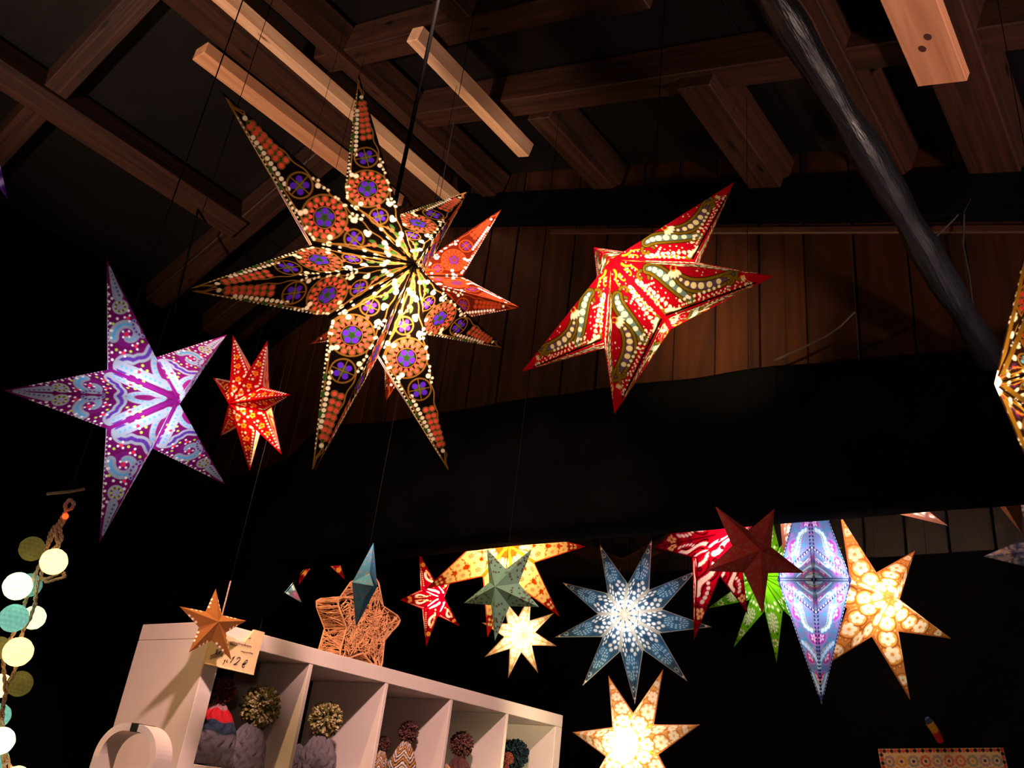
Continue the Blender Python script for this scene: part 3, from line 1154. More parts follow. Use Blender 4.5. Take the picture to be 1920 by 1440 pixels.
def p_cream(g, cv):
    br = lin(176, 104, 56)
    for x, f, s in ((.84, .42, .046), (.58, .5, .080), (.42, .45, .070), (.26, .55, .065), (.14, .5, .05)):
        y = f * g.h(x)
        cv.disc(x, y, s * 1.55, br, .5)
        cv.disc(x, y, s * 1.28, lin(236, 180, 96), .8)
    for x, f, s in ((.84, .42, .046), (.58, .5, .080), (.42, .45, .070), (.26, .55, .065), (.14, .5, .05)):
        y = f * g.h(x)
        for k in range(5):
            a = 2 * math.pi * k / 5 + x * 9
            cv.disc(x + s * .62 * math.cos(a), y + s * .62 * math.sin(a), s * .42, WHITE, 1)
        cv.disc(x, y, s * .22, lin(230, 170, 90), .9)
    for x, f in ((.70, .3), (.72, .75), (.92, .3), (.5, .92), (.33, .9), (.34, .12)):
        cv.disc(x, f * g.h(x), .022, br, .6)
        cv.disc(x, f * g.h(x), .012, lin(232, 190, 120), .8)
    cv.path(g.rim(.38, 1.0, .96), .024, br, .6)
    cv.path(g.valley(0, 1, 0), .022, lin(196, 120, 60), .7)


def p_lilac(g, cv):
    for x in (.9, .8, .7, .6, .5):
        for k in range(3):
            cv.ell(x, (.25 + .25 * k) * g.h(x), .03, .012, .8, (.6, .45, .7), .9)


def p_paisleyback(g, cv):
    cv.ell(.62, .5 * g.h(.62), .14, .09, .3, (.25, .45, .45), .8)
    for x, y in bez((.72, .10), (.6, .18), (.52, .1), (.56, .04), 7):
        cv.disc(x, y, .034, (.85, 1, .85), 1)
    for x in (.86, .8, .92):
        petals(cv, x, .4 * g.h(x), .04, 5, (1, .2, .5), 1)
    cv.path(g.rim(.4, 1, .95), .03, (.6, .5, .25), .6)


def p_bluedim(g, cv):
    r = random.Random(4)
    for k in range(70):
        x = r.uniform(.2, 1)
        cv.ell(x, r.uniform(.1, .9) * g.h(x), .030, .018, r.uniform(0, 3), r.choice(((.6, .6, .6), (.2, .25, .5), (.5, .4, .45), (.7, .62, .4))), .5)


def p_cardstars(colour, seed, n=16):
    def f(g, cv):
        r = random.Random(seed)
        for k in range(n):
            x = r.uniform(.16, .88)
            y = r.uniform(.1, .9) * g.h(x)
            s = r.uniform(.022, .036)
            a0 = r.uniform(0, 6)
            for q in range(5):
                a = a0 + 2 * math.pi * q / 5
                cv.path([(x, y), (x + s * math.cos(a), y + s * math.sin(a))], .020, colour, .5, .004)
    return f


def p_brown(g, cv):
    cv.dots([(x, .86 * g.h(x)) for x in (.5, .62, .72)], .03, lin(236, 214, 190), .3, n=3)


POSE = {
    'big': (7, 0.350, 0.1273, 0.0877, (-0.793, -1.389, 2.178), ((-0.3512, -0.936, 0.0247), (-0.0131, -0.0215, -0.9997), (0.9362, -0.3514, -0.0047))),
    'ember': (5, 0.290, 0.1160, 0.0725, (-0.392, -1.051, 2.465), ((0.2374, -0.0672, -0.9691), (-0.5348, 0.8237, -0.1882), (0.8109, 0.563, 0.1596))),
    'purple': (5, 0.300, 0.1020, 0.1022, (-0.737, -0.651, 2.124), ((-0.6142, -0.7616, 0.2067), (-0.1514, -0.1434, -0.978), (0.7745, -0.632, -0.0273))),
    'redsmall': (7, 0.220, 0.0880, 0.0721, (-0.155, -0.12, 2.483), ((-0.4484, 0.1591, -0.8796), (0.1489, 0.9836, 0.102), (0.8813, -0.0852, -0.4647))),
    'redpais': (5, 0.300, 0.1196, 0.1030, (-0.301, -1.586, 2.367), ((0.155, 0.238, -0.9588), (-0.5645, 0.8178, 0.1117), (0.8107, 0.524, 0.2611))),
    'orange': (7, 0.380, 0.1520, 0.0959, (1.329, 0.028, 2.461), ((0.7629, -0.2084, -0.612), (-0.6175, 0.0457, -0.7853), (0.1916, 0.977, -0.0938))),
    'redfive': (5, 0.222, 0.0814, 0.0710, (1.465, 0.528, 2.293), ((-0.5395, -0.842, 0.0017), (0.0715, -0.0478, -0.9963), (0.8389, -0.5374, 0.086))),
    'greencard': (5, 0.150, 0.0600, 0.0380, (0.467, -0.701, 2.03), ((-0.0324, 0.026, -0.9991), (0.5219, 0.853, 0.0053), (0.8524, -0.5212, -0.0412))),
    'white': (8, 0.208, 0.0832, 0.0521, (1.879, 0.311, 2.213), ((0.6244, -0.6376, -0.4512), (-0.4629, 0.1633, -0.8712), (0.6291, 0.7529, -0.1932))),
    'blue': (9, 0.330, 0.1364, 0.0842, (1.552, -0.491, 2.197), ((-0.009, -0.2553, -0.9668), (-0.2612, 0.9339, -0.2442), (0.9652, 0.2504, -0.0751))),
    'yellow': (7, 0.280, 0.1145, 0.0692, (1.254, -0.704, 1.685), ((0.0223, 0.1547, -0.9877), (-0.3757, 0.9168, 0.1352), (0.9265, 0.3681, 0.0786))),
    'redbig': (6, 0.430, 0.1720, 0.0977, (1.446, -0.906, 2.497), ((-0.9005, 0.4337, -0.0313), (0.0872, 0.1097, -0.9901), (-0.4259, -0.8944, -0.1366))),
    'maroon': (5, 0.150, 0.0600, 0.0374, (0.516, -1.458, 2.096), ((0.373, -0.7268, -0.5767), (-0.2427, 0.5235, -0.8167), (0.8955, 0.4446, 0.0189))),
    'green': (10, 0.420, 0.1680, 0.1009, (2.848, -0.562, 2.688), ((0.1577, 0.0521, -0.9861), (0.9422, -0.3068, 0.1345), (-0.2955, -0.9504, -0.0975))),
    'peach': (5, 0.530, 0.2120, 0.1318, (1.823, -1.188, 2.851), ((-0.561, 0.2695, -0.7827), (0.0885, -0.9206, -0.3804), (-0.8231, -0.2827, 0.4926))),
    'cream': (6, 0.370, 0.1378, 0.1063, (2.081, -1.292, 2.348), ((0.5898, -0.5822, -0.5597), (-0.326, 0.4624, -0.8245), (0.7388, 0.6687, 0.0829))),
    'brown': (5, 0.112, 0.0448, 0.0296, (-0.056, -0.08, 1.824), ((0.0034, -0.9931, -0.117), (0.2995, 0.1126, -0.9474), (0.9541, -0.0319, 0.2979))),
    'redback': (6, 0.280, 0.1120, 0.0704, (1.194, 1.131, 2.58), ((-0.1897, 0.9766, -0.1014), (-0.0603, -0.1147, -0.9916), (-0.98, -0.182, 0.0807))),
    'rhomb': (4, 0.400, 0.1440, 0.1180, (1.358, -1.312, 2.257), ((-0.2479, 0.9113, -0.3289), (-0.0633, 0.3235, 0.9441), (0.9667, 0.2548, -0.0225))),
    'bluecard': (4, 0.117, 0.0468, 0.0360, (0.118, -0.489, 1.965), ((-0.1217, 0.4848, -0.8661), (-0.1657, 0.8505, 0.4993), (0.9786, 0.2043, -0.0232))),
    'rightgold': (7, 0.360, 0.1332, 0.0980, (-0.01, -2.222, 2.185), ((-0.4568, 0.876, -0.1546), (-0.1213, 0.1108, 0.9864), (0.8813, 0.4693, 0.0557))),
    'lefttip': (5, 0.300, 0.1140, 0.0600, (-1.29, -0.544, 2.65), ((0.6277, -0.3744, -0.6825), (-0.172, -0.9218, 0.3475), (-0.7592, -0.1008, -0.643))),
    'paisleyback': (5, 0.250, 0.0950, 0.0700, (1.18, 1.434, 2.429), ((0.7059, 0.1792, -0.6853), (-0.3902, -0.709, -0.5874), (-0.5911, 0.682, -0.4305))),
    'darkbrown': (5, 0.360, 0.1368, 0.1000, (1.882, -1.791, 2.872), ((0.617, -0.2851, -0.7335), (-0.1492, -0.9576, 0.2466), (-0.7727, -0.0428, -0.6333))),
    'bluedim': (5, 0.300, 0.1140, 0.0800, (2.548, -1.894, 2.65), ((-0.5735, 0.1644, -0.8025), (0.8021, -0.0867, -0.5909), (-0.1667, -0.9826, -0.0822))),
}


def star(key, name, label, base, T, pat, lampw=0.0, lampc=(1, .78, .5), n1=110, n2=36, back=True, fac=.5, cat='star lantern',
         hang=None, cordmat=None, group='paper star lanterns', lampoff=(0, 0, 0), lamprad=.03, top=None, cordr=.0009, gap=None, dim=1.0):
    Np, R, r, d, loc, mat = POSE[key]
    g = Geo(Np, R, r, d)
    rot = Matrix(mat)
    root = empty(name, loc, rot)
    tag(root, label, cat, group)
    # one point: two front halves, two back halves
    V, F, Cc = [], [], []
    base_n = 0
    for zs in (1, -1):
        a1, a2 = (n1, n2) if (zs == 1 or back) else (24, 8)
        s = np.linspace(0, 1, a1 + 1)[:, None, None]
        t = np.linspace(0, 1, a2 + 1)[None, :, None]
        fl = lambda A, T, I: (A * (1 - t) + I * t) * (1 - s) + T * s
        flat = fl(np.array([0., 0.]), np.array([g.L, 0.]), np.array([g.ix, g.iy])).reshape(-1, 2)
        P = fl(g.A, g.T, g.I).reshape(-1, 3) * np.array([1, 1, zs])
        cv = Cv(flat[:, 0], flat[:, 1], base, T, 1.1 * g.L / a1)
        if pat:
            pat(g, cv)
        cv.c[:, 3] *= dim
        i, j = np.meshgrid(np.arange(a1), np.arange(a2), indexing='ij')
        k = (i * (a2 + 1) + j).ravel()
        q = np.stack([k, k + a2 + 1, k + a2 + 2, k + 1], 1)
        for ysn in (1, -1):
            V.append(P * np.array([1, ysn, 1]))
            F.append((q if ysn * zs > 0 else q[:, ::-1]) + base_n)
            Cc.append(cv.c)
            base_n += len(P)
    me = mesh_np(name + '_point', np.concatenate(V), np.concatenate(F), paper('lantern_paper', fac) if lampw > 0 or T > .12 else paper('star_card', .12))
    set_col(me, np.concatenate(Cc))
    # bulb a little off centre: right, down, away as the photographer sees it
    bulb = rot.transposed() @ sum((Vector(CAM_M[i]) * lampoff[i] for i in range(3)), Vector((0, 0, 0)))
    if gap:
        # added hole in the back, aimed so bulb light falls on the target
        Va, Fa = np.concatenate(V), np.concatenate(F)
        cen = Va[Fa].mean(1)
        aim = np.array(rot.transposed() @ (Vector(gap[0]) - Vector(loc)) - bulb)
        aim /= np.linalg.norm(aim)
    for k in range(Np):
        m2 = me
        if gap:
            w = 2 * math.pi * k / Np
            Rz = np.array([[math.cos(w), -math.sin(w), 0], [math.sin(w), math.cos(w), 0], [0, 0, 1]])
            dv = cen @ Rz.T - np.array(bulb)
            dv /= np.linalg.norm(dv, axis=1)[:, None]
            keep = ((dv @ aim) < math.cos(math.radians(gap[1]))) | (cen[:, 2] > 0) | (cen[:, 0] > .5 * R)
            if not keep.all():
                m2 = mesh_np(name + '_point', Va, Fa[keep], me.materials[0])
                set_col(m2, np.concatenate(Cc))
        obj('paper_point', m2, root, Matrix.Rotation(2 * math.pi * k / Np, 4, 'Z'))
    if lampw > 0:
        lamp('star_bulb', bulb, lampw, lampc, lamprad, root)
    # the cord it hangs from
    mw = Matrix.Translation(loc) @ rot.to_4x4()
    if hang is None:
        cands = [mw @ Vector((r * math.cos(math.pi * (2 * k + 1) / Np), r * math.sin(math.pi * (2 * k + 1) / Np), 0)) for k in range(Np)]
        start = max(cands, key=lambda p: p.z)
    else:
        start = mw @ Vector((r * math.cos(math.pi * (2 * hang + 1) / Np), r * math.sin(math.pi * (2 * hang + 1) / Np), 0))
    if top is None:
        top = roof_z(start.y) + 0.02 if start.x < 0.84 else (3.95 if start.x > 1.07 else 2.5)
    inv = mw.inverted()
    mb = MB()
    if cordmat:
        k = start + Vector((0, 0, .10))
        mb.tube([inv @ (start - Vector((0, 0, .012))), inv @ start, inv @ k], .0022, 6)
        mb.build('string', cordmat, root)
        mb = MB()
        start = k
    mb.tube([inv @ (start - Vector((0, 0, .012))), inv @ start, inv @ Vector((start.x, start.y, top))], cordr, 6)
    mb.build('cord', M_CABLE, root)
    return root


WARM = (1.0, .74, .42)
star('big', 'star_lantern', 'very large seven-pointed black, coral and gold embroidered star', (.016, .010, .009), .2, p_big, 8.5, WARM,
     n1=380, n2=110, back=False, hang=6, lampoff=(.035, .03, .0), cordr=.0038)
star('ember', 'star_lantern', 'glowing rust-orange patterned star peeping out behind the large black star', (.10, .012, .004), .5, p_ember, 4.5, (1, .62, .3),
     n1=200, n2=60, back=False)
star('purple', 'star_lantern', 'five-pointed magenta star with pale blue paisley print', (.26, .012, .18), .45, p_purple, 2.0, (1, .97, .97),
     n1=260, n2=90, back=False)
star('redsmall', 'star_lantern', 'small bright red seven-pointed star with white pinholes, beside the magenta star', (.55, .006, .008), .6, p_redsmall, 90, (1, .62, .26),
     n1=150, n2=50, back=False, lampoff=(.035, .06, 0), gap=(at(566, 826, 0, 1.0), 11), dim=.025, lamprad=.014)
star('redpais', 'star_lantern', 'scarlet five-pointed star with olive paisley curls, hung alone at upper right', (.62, .004, .022), .55, p_redpaisley, 420, (1, .70, .36),
     n1=320, n2=110, back=True, gap=(at(1345, 622, 0, 1.0), 9.5), dim=.0092, lamprad=.014)
star('orange', 'star_lantern', 'blazing orange and yellow flowered star half hidden by the beam', (.90, .10, .005), .75, p_orange, 6.0, (1, .80, .45),
     n1=140, n2=50, back=False)
star('redfive', 'star_lantern', 'small crimson five-pointed star with yellow petals, next to the straw star', (.48, .0, .018), .5, p_redfive, 1.8, (1, .78, .5),
     n1=110, n2=40, back=False)
star('white', 'star_lantern', 'small dazzling cream-white star under the orange star', (.90, .62, .30), .85, p_white, 2.4, (1, .88, .62),
     n1=70, n2=26, back=False)
star('blue', 'star_lantern', 'slate-blue nine-pointed star with cream edges and white dots', (.055, .13, .21), .7, p_blue, 1.7, (.92, .95, 1.0),
     n1=130, n2=44, back=False)
star('yellow', 'star_lantern', 'glowing yellow-white star cut off by the lower edge of the picture', (.85, .48, .16), .85, p_yellow, 34, (1, .82, .48),
     n1=100, n2=36, back=False, gap=((1.5, 0.0, 1.78), 28), dim=.10)
star('redbig', 'star_lantern', 'large red star with white caterpillar-like dots behind the maroon star', (.60, .002, .022), .6, p_redbig, 6.0, (1, .82, .6),
     n1=150, n2=54, back=True)
star('green', 'star_lantern', 'lime-green many-pointed star behind the red and maroon stars', (.16, .50, .01), .75, p_green, 3.0, (1, .95, .7),
     n1=100, n2=34, back=False)
star('peach', 'star_lantern', 'huge peach-grey star with white flowers, only two tips below the beam', lin(190, 140, 122), .5, p_peach, 140, (1, .86, .74),
     n1=110, n2=40, back=True)
star('rhomb', 'star_lantern', 'blue, pink and white paisley star seen edge-on as a tall diamond', (.22, .28, .50), .7, p_rhomb, 4.6, (.95, .95, 1.0),
     n1=170, n2=60, back=True)
star('cream', 'star_lantern', 'six-pointed cream and amber star with white blossoms, at far right', lin(214, 150, 84), .7, p_cream, 5.0, (1, .86, .58),
     n1=130, n2=46, back=False)
star('redback', 'star_lantern', 'dark-spotted red star mostly hidden behind beam above the straw star', (.50, .004, .02), .5, p_redfive, 6, (1, .7, .45), n1=60, n2=20, back=True)
star('paisleyback', 'star_lantern', 'mint and pink star tip peeping out by the knee brace', (.30, .30, .24), .6, p_paisleyback, 4, (1, .95, .9), n1=80, n2=26, back=False)
star('rightgold', 'star_lantern', 'gold and red embroidered star cut off by the right edge', (.05, .018, .012), .3, p_rightgold, 3.2, WARM, n1=200, n2=60, back=False)
star('lefttip', 'star_lantern', 'violet star of which one tip shows at the left edge', (.10, .025, .26), .5, p_lilac, 4.0, (.8, .8, 1.0), n1=60, n2=20, back=True)
star('darkbrown', 'star_lantern', 'unlit plain brown star tip under the beam at the right edge', lin(110, 74, 52), .1, None, n1=8, n2=4, back=True)
star('bluedim', 'star_lantern', 'unlit navy and white star tip at the right edge below the brown one', (.06, .07, .14), .1, p_bluedim, n1=60, n2=20, back=False)
CARDS = 'small unlit cardboard stars'
star('greencard', 'cardboard_star', 'small unlit green cardboard star hanging before the orange star', lin(92, 128, 108), .1, p_cardstars(lin(66, 44, 40), 3), n1=110, n2=40,
     back=True, cat='cardboard star', group=CARDS)
star('maroon', 'cardboard_star', 'small unlit maroon cardboard star in front of the large red star', lin(214, 86, 84), .1, p_cardstars(lin(196, 128, 116), 8), n1=110, n2=40,
     back=True, cat='cardboard star', group=CARDS)
star('brown', 'cardboard_star', 'small unlit brown cardboard star hanging in front of the price card', lin(140, 88, 46), .1, p_brown, n1=60, n2=24,
     back=True, cat='cardboard star', group=CARDS, cordmat=M_ROPE)
star('bluecard', 'cardboard_star', 'small unlit blue cardboard star hanging edge-on before the straw star', lin(92, 164, 212), .1, p_cardstars(lin(190, 140, 130), 5, 12), n1=110, n2=40, top=3.86,
     back=True, cat='cardboard star', group=CARDS)

# ------------------------------------------------------------------ white cube shelf
SW, SD, SH, ST, SV = 1.85, 0.39, 1.85, 0.05, 0.016
CW = (SW - 2 * ST - 4 * SV) / 5
shelf = empty('cube_shelf', (SW / 2, SD / 2, 0))
tag(shelf, 'tall white open cube shelf holding knitted hats', 'shelf')


def spart(name, *b, ch=0.0015):
    mb = MB()
    mb.box(b[0] - SW / 2, b[1] - SW / 2, b[2] - SD / 2, b[3] - SD / 2, b[4], b[5], ch)
    return mb.build(name, M_WHITE, shelf)


spart('top_board', 0, SW, 0, SD, SH - ST, SH)
spart('bottom_board', 0, SW, 0, SD, 0, ST)
spart('side_panel', 0, ST, 0, SD, ST, SH - ST - .001)
spart('side_panel', SW - ST, SW, 0, SD, ST, SH - ST - .001)
for i in range(4):
    x = ST + CW * (i + 1) + SV * i
    spart('upright', x, x + SV, 0.001, SD, ST, SH - ST)
for i in range(5):
    xa = ST + (CW + SV) * i
    for k in range(4):
        z = SH - ST - CW * (k + 1) - SV * (k + 1)
        spart('shelf_board', xa + .0005, xa + CW - .0005, 0.002, SD, z, z + SV)
CELL_Z = SH - ST - CW - SV + SV + 0.0005

# ------------------------------------------------------------------ knitted hats
M_KNIT = printed('knitted_wool', 0.9, 0.9, 160)
M_FLUFF = printed('pompom_wool', 0.95)
GREY = lin(112, 104, 112)


def pompom_mesh(r, cols, seed, n=420):
    rr = random.Random(seed)
    v, f, c = [], [], []
    # core
    nu, nv = 12, 8
    for i in range(nv + 1):
        for j in range(nu):
            a, b = math.pi * i / nv, 2 * math.pi * j / nu
            v.append((r * .62 * math.sin(a) * math.cos(b), r * .62 * math.sin(a) * math.sin(b), r * .62 * math.cos(a)))
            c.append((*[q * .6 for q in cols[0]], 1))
    for i in range(nv):
        for j in range(nu):
            f.append((i * nu + j, (i + 1) * nu + j, (i + 1) * nu + (j + 1) % nu, i * nu + (j + 1) % nu))
    for k in range(n):
        z = rr.uniform(-1, 1)
        a = rr.uniform(0, 6.283)
        s = math.sqrt(1 - z * z)
        d = Vector((s * math.cos(a), s * math.sin(a), z))
        t = d.orthogonal().normalized()
        t.rotate(Matrix.Rotation(rr.uniform(0, 6.28), 3, d))
        u = d.cross(t)
        L = r * rr.uniform(.84, 1.04)
        w = r * .075
        col = rr.choice(cols)
        bend = t * rr.uniform(-.1, .1) * r
        n0 = len(v)
        for q in range(3):
            a2 = 2.094 * q
            v.append(d * r * .5 + (t * math.cos(a2) + u * math.sin(a2)) * w * .8)
        for q in range(3):
            a2 = 2.094 * q
            v.append(d * L + bend + (t * math.cos(a2) + u * math.sin(a2)) * w)
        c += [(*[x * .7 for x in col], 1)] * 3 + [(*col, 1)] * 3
        f += [(n0, n0 + 1, n0 + 4, n0 + 3), (n0 + 1, n0 + 2, n0 + 5, n0 + 4), (n0 + 2, n0, n0 + 3, n0 + 5), (n0 + 3, n0 + 4, n0 + 5)]
    me = mesh_np('pompom', np.array([tuple(q) for q in v]), f, M_FLUFF)
    set_col(me, c)
    return me


def hat(x, y, top, r, label, bands, pom=None, lean=0.0, ribs=11, pomr=.045, pomoff=(0, 0), fair=False, seed=0):
    """a knitted hat standing on the shelf board, its crown reaching z = top; bands: (height fraction from the brim, colour)"""
    root = empty('knitted_hat', (x, y, CELL_Z))
    tag(root, label, 'knitted hat', 'knitted hats in the cube shelf')
    H = top - CELL_Z
    nv, nu = 44, 88
    v, c = [], []
    rr = random.Random(seed)
    for i in range(nv + 1):
        t = i / nv
        prof = (1.0 - 0.10 * t) * (1 - max(0, (t - .35) / .65) ** 2.2 * .93)
        for j in range(nu):
            a = 2 * math.pi * j / nu
            rib = 1 + 0.085 * math.cos(ribs * a + 1.2 * math.sin(t * 26)) * (1 if not fair else .3)
            if t < .16:
                rib += 0.05
            q = r * prof * rib
            zz = H * t
            v.append((q * math.cos(a) + lean * H * t * t, q * .78 * math.sin(a), zz + .004 * math.sin(5 * a)))
            col = bands[0][1]
            for (h, k) in bands:
                if t >= h:
                    col = k
            if fair and t > .3:
                zig = int((t * 26 + (j % 8 if (j // 8) % 2 else 8 - j % 8) * .35)) % 6
                pal = (lin(40, 30, 34), lin(236, 220, 206), lin(40, 30, 34), lin(206, 140, 66), lin(56, 44, 48), lin(222, 196, 176))
                col = pal[zig]
            k = 0.86 + 0.14 * math.cos(ribs * a + 1.2 * math.sin(t * 26))
            c.append((*col, 1) if fair else (*col, 1))
    f = [(i * nu + j, i * nu + (j + 1) % nu, (i + 1) * nu + (j + 1) % nu, (i + 1) * nu + j) for i in range(nv) for j in range(nu)]
    f.append(tuple(nv * nu + j for j in range(nu)))
    me = mesh_np('knit', np.array(v), f, M_KNIT, True)
    set_col(me, c)
    obj('knit', me, root)
    if pom:
        obj('pompom', pompom_mesh(pomr, pom, seed + 50), root, Matrix.Translation((lean * H + pomoff[0], pomoff[1], H + pomr * .62)))
    return root


OLIVE = [lin(120, 118, 62), lin(196, 176, 128), lin(86, 84, 40), lin(160, 140, 84), lin(206, 190, 150)]
MAROON = [lin(104, 44, 58), lin(140, 66, 80), lin(84, 36, 50)]
BROWNP = [lin(98, 66, 60), lin(128, 84, 70), lin(70, 46, 46)]
TEALP = [lin(22, 40, 48), lin(36, 62, 72), lin(14, 22, 28)]
RED, NAVY, ROSE = lin(186, 30, 40), lin(46, 56, 76), lin(150, 112, 112)


def hat_at(px, py, yy, **kw):
    p = at(px, py, 1, yy)
    return p[0], yy, p[2]


STRIPES = [(0, GREY), (.50, NAVY), (.66, RED), (.86, ROSE)]
for (px, py, yy, r, label, bands, pom, lean, pomr, fair, seed) in (
    (413, 1312, .10, .078, 'grey, navy and red striped hat with maroon bobble, under price card', STRIPES, MAROON, .0, .042, False, 1),
    (380, 1318, .25, .085, 'grey, navy and red striped hat against the left shelf side', STRIPES, None, .0, .04, False, 2),
    (481, 1350, .13, .064, 'grey cable-knit hat with olive bobble in the first cube', [(0, GREY)], OLIVE, .02, .066, False, 3),
    (516, 1354, .27, .075, 'plain grey knitted hat without bobble in the first cube', [(0, GREY)], None, .0, .04, False, 4),
    (606, 1371, .12, .068, 'grey cable-knit hat with olive bobble in the second cube', [(0, GREY)], OLIVE, .0, .060, False, 5),
    (562, 1396, .20, .048, 'grey knitted hat against the left wall of the second cube', [(0, lin(104, 96, 104))], None, .0, .05, False, 6),
    (628, 1385, .27, .060, 'slim grey knitted hat at the back of the second cube', [(0, GREY)], None, .0, .04, False, 7),
    (764, 1386, .13, .062, 'black, cream and orange zigzag hat with large brown bobble, third cube', [(0, lin(84, 62, 60))], BROWNP, .0, .040, True, 8),
    (716, 1403, .20, .040, 'black, cream and orange zigzag hat with small brown bobble, third cube', [(0, lin(84, 62, 60))], BROWNP, .04, .028, True, 9),
    (864, 1411, .13, .066, 'brown knitted hat with curly brown bobble in the fourth cube', [(0, lin(84, 50, 48))], BROWNP, .0, .050, False, 10),
    (838, 1434, .09, .045, 'small beige hat edge at the left of the fourth cube', [(0, lin(186, 150, 116))], None, .0, .03, False, 11),
    (985, 1436, .15, .062, 'dark hat with teal-black bobble in the last cube', [(0, lin(30, 40, 46))], TEALP, .0, .062, False, 12),
    (951, 1430, .10, .030, 'small dark red hat at the left of the last cube', [(0, lin(110, 40, 40))], [lin(120, 50, 44), lin(150, 84, 60)], .0, .026, False, 13),
):
    p = at(px, py, 1, yy)
    # keep the hat inside its cube
    ci = int((p[0] - ST) // (CW + SV))
    ci = max(0, min(4, ci))
    xa = ST + ci * (CW + SV)
    x = min(max(p[0], xa + r * 1.12 + .002), xa + CW - r * 1.12 - .002)
    hat(x, yy, p[2], r, label, bands, pom, lean, 11, pomr, (p[0] - x if abs(p[0] - x) < .03 else 0, 0), fair, seed)

# ------------------------------------------------------------------ price card on the corner of the shelf
YP = -0.012


def sg(u, v, y=YP):
    """point of the card from its own 160 x 120 layout, card hung at the shelf's front corner"""
    return at(360 + u / 12.0, 1160 + v / 12.0, 1, y)


card = empty('price_card', tuple(sg(800, 800)))
tag(card, 'cream card reading 12 euro with a notched top edge', 'price sign')
o = np.array(sg(800, 800))
poly = [(285, 1020), (840, 1150), (1385, 1268), (1470, 900), (1640, 310), (1405, 245), (1290, 400), (1180, 525), (1050, 520), (960, 440), (840, 390), (720, 350), (470, 300), (400, 500)]
mb = MB()
n = len(poly)
fr = [np.array(sg(*p)) - o for p in poly]
mb.add([tuple(p) for p in fr] + [(p[0], p[1] + .008, p[2]) for p in fr],
       [tuple(range(n)), tuple(range(n, 2 * n))[::-1]] + [((i + 1) % n, i, n + i, n + (i + 1) % n) for i in range(n)])
mb.build('card', M_CARD, card)
mb = MB()
mb.tube([np.array(sg(290, 1012, YP - .003)) - o, np.array(sg(1385, 1262, YP - .003)) - o], .0022, 6)
mb.build('folded_edge', M_CARD, card)


def ink(strokes, name, mat, w):
    mb = MB()
    for s in strokes:
        mb.tube([np.array(sg(u, v, YP - .0012)) - o for u, v in s], w, 5)
    return mb.build(name, mat, card)


ink([[(860, 985), (905, 925), (960, 850)], [(905, 890), (960, 850)],
     [(1010, 905), (1035, 875), (1065, 865), (1092, 885), (1080, 925), (1030, 975), (935, 1030), (1005, 1030), (1010, 1022)],
     [(1245, 970), (1250, 935), (1225, 928), (1180, 975), (1140, 1035), (1125, 1075), (1145, 1092), (1180, 1075)],
     [(1130, 1020), (1225, 990)], [(1140, 1045), (1200, 1022)]], 'handwriting', M_INK, .0011)
ink([[(425, 832), (540, 780), (672, 718)], [(545, 700), (570, 690), (590, 705), (560, 755), (520, 790), (575, 800)], [(600, 760), (650, 735), (600, 800)],
     [(705, 775), (680, 785), (650, 825), (690, 852)], [(650, 815), (700, 800)], [(695, 1025), (760, 925)], [(720, 940), (760, 925), (745, 960)],
     [(770, 975), (800, 925), (790, 960), (800, 985)]], 'handwriting', M_INK, .0009)
wav = []
for i in range(46):
    t = i / 45
    wav.append((850 + 490 * t + 12 * math.cos(i * 1.9), 520 + 115 * t + (34 if i % 9 in (0, 1) else 20) * math.sin(i * 1.9)))
wav2 = [(1095 + 280 * t + 6 * math.cos(i * 2.0), 730 + 60 * t + (26 if i % 7 == 0 else 14) * math.sin(i * 2.0)) for i, t in enumerate(np.linspace(0, 1, 28))]
ink([wav, wav2, [(1180, 600), (1215, 540)], [(1270, 440), (1330, 430)]], 'handwriting', M_VIOLET, .0008)

# ------------------------------------------------------------------ star of woven paper twine on top of the shelf
tw = empty('straw_star', (0.66, 0.06, SH))
tag(tw, 'chunky star woven of light brown paper twine standing on the shelf', 'straw star')
rr = random.Random(21)
RO, RI, TH = 0.168, 0.100, 0.115
cz = RO * math.cos(math.pi / 5)
outl = []
for k in range(10):
    a = math.pi / 2 + k * math.pi / 5
    q = RO if k % 2 == 0 else RI
    if k % 2 == 0:
        for da in (-.11, 0, .11):
            outl.append((q * .985 * math.cos(a + da) * (1 if da == 0 else .93), q * math.sin(a + da) * (1 if da == 0 else .93)))
    else:
        outl.append((q * math.cos(a), q * math.sin(a)))
pol = np.array(outl)


def inside(p):
    c = False
    n = len(pol)
    for i in range(n):
        a, b = pol[i], pol[i - 1]
        if (a[1] > p[1]) != (b[1] > p[1]) and p[0] < (b[0] - a[0]) * (p[1] - a[1]) / (b[1] - a[1]) + a[0]:
            c = not c
    return c


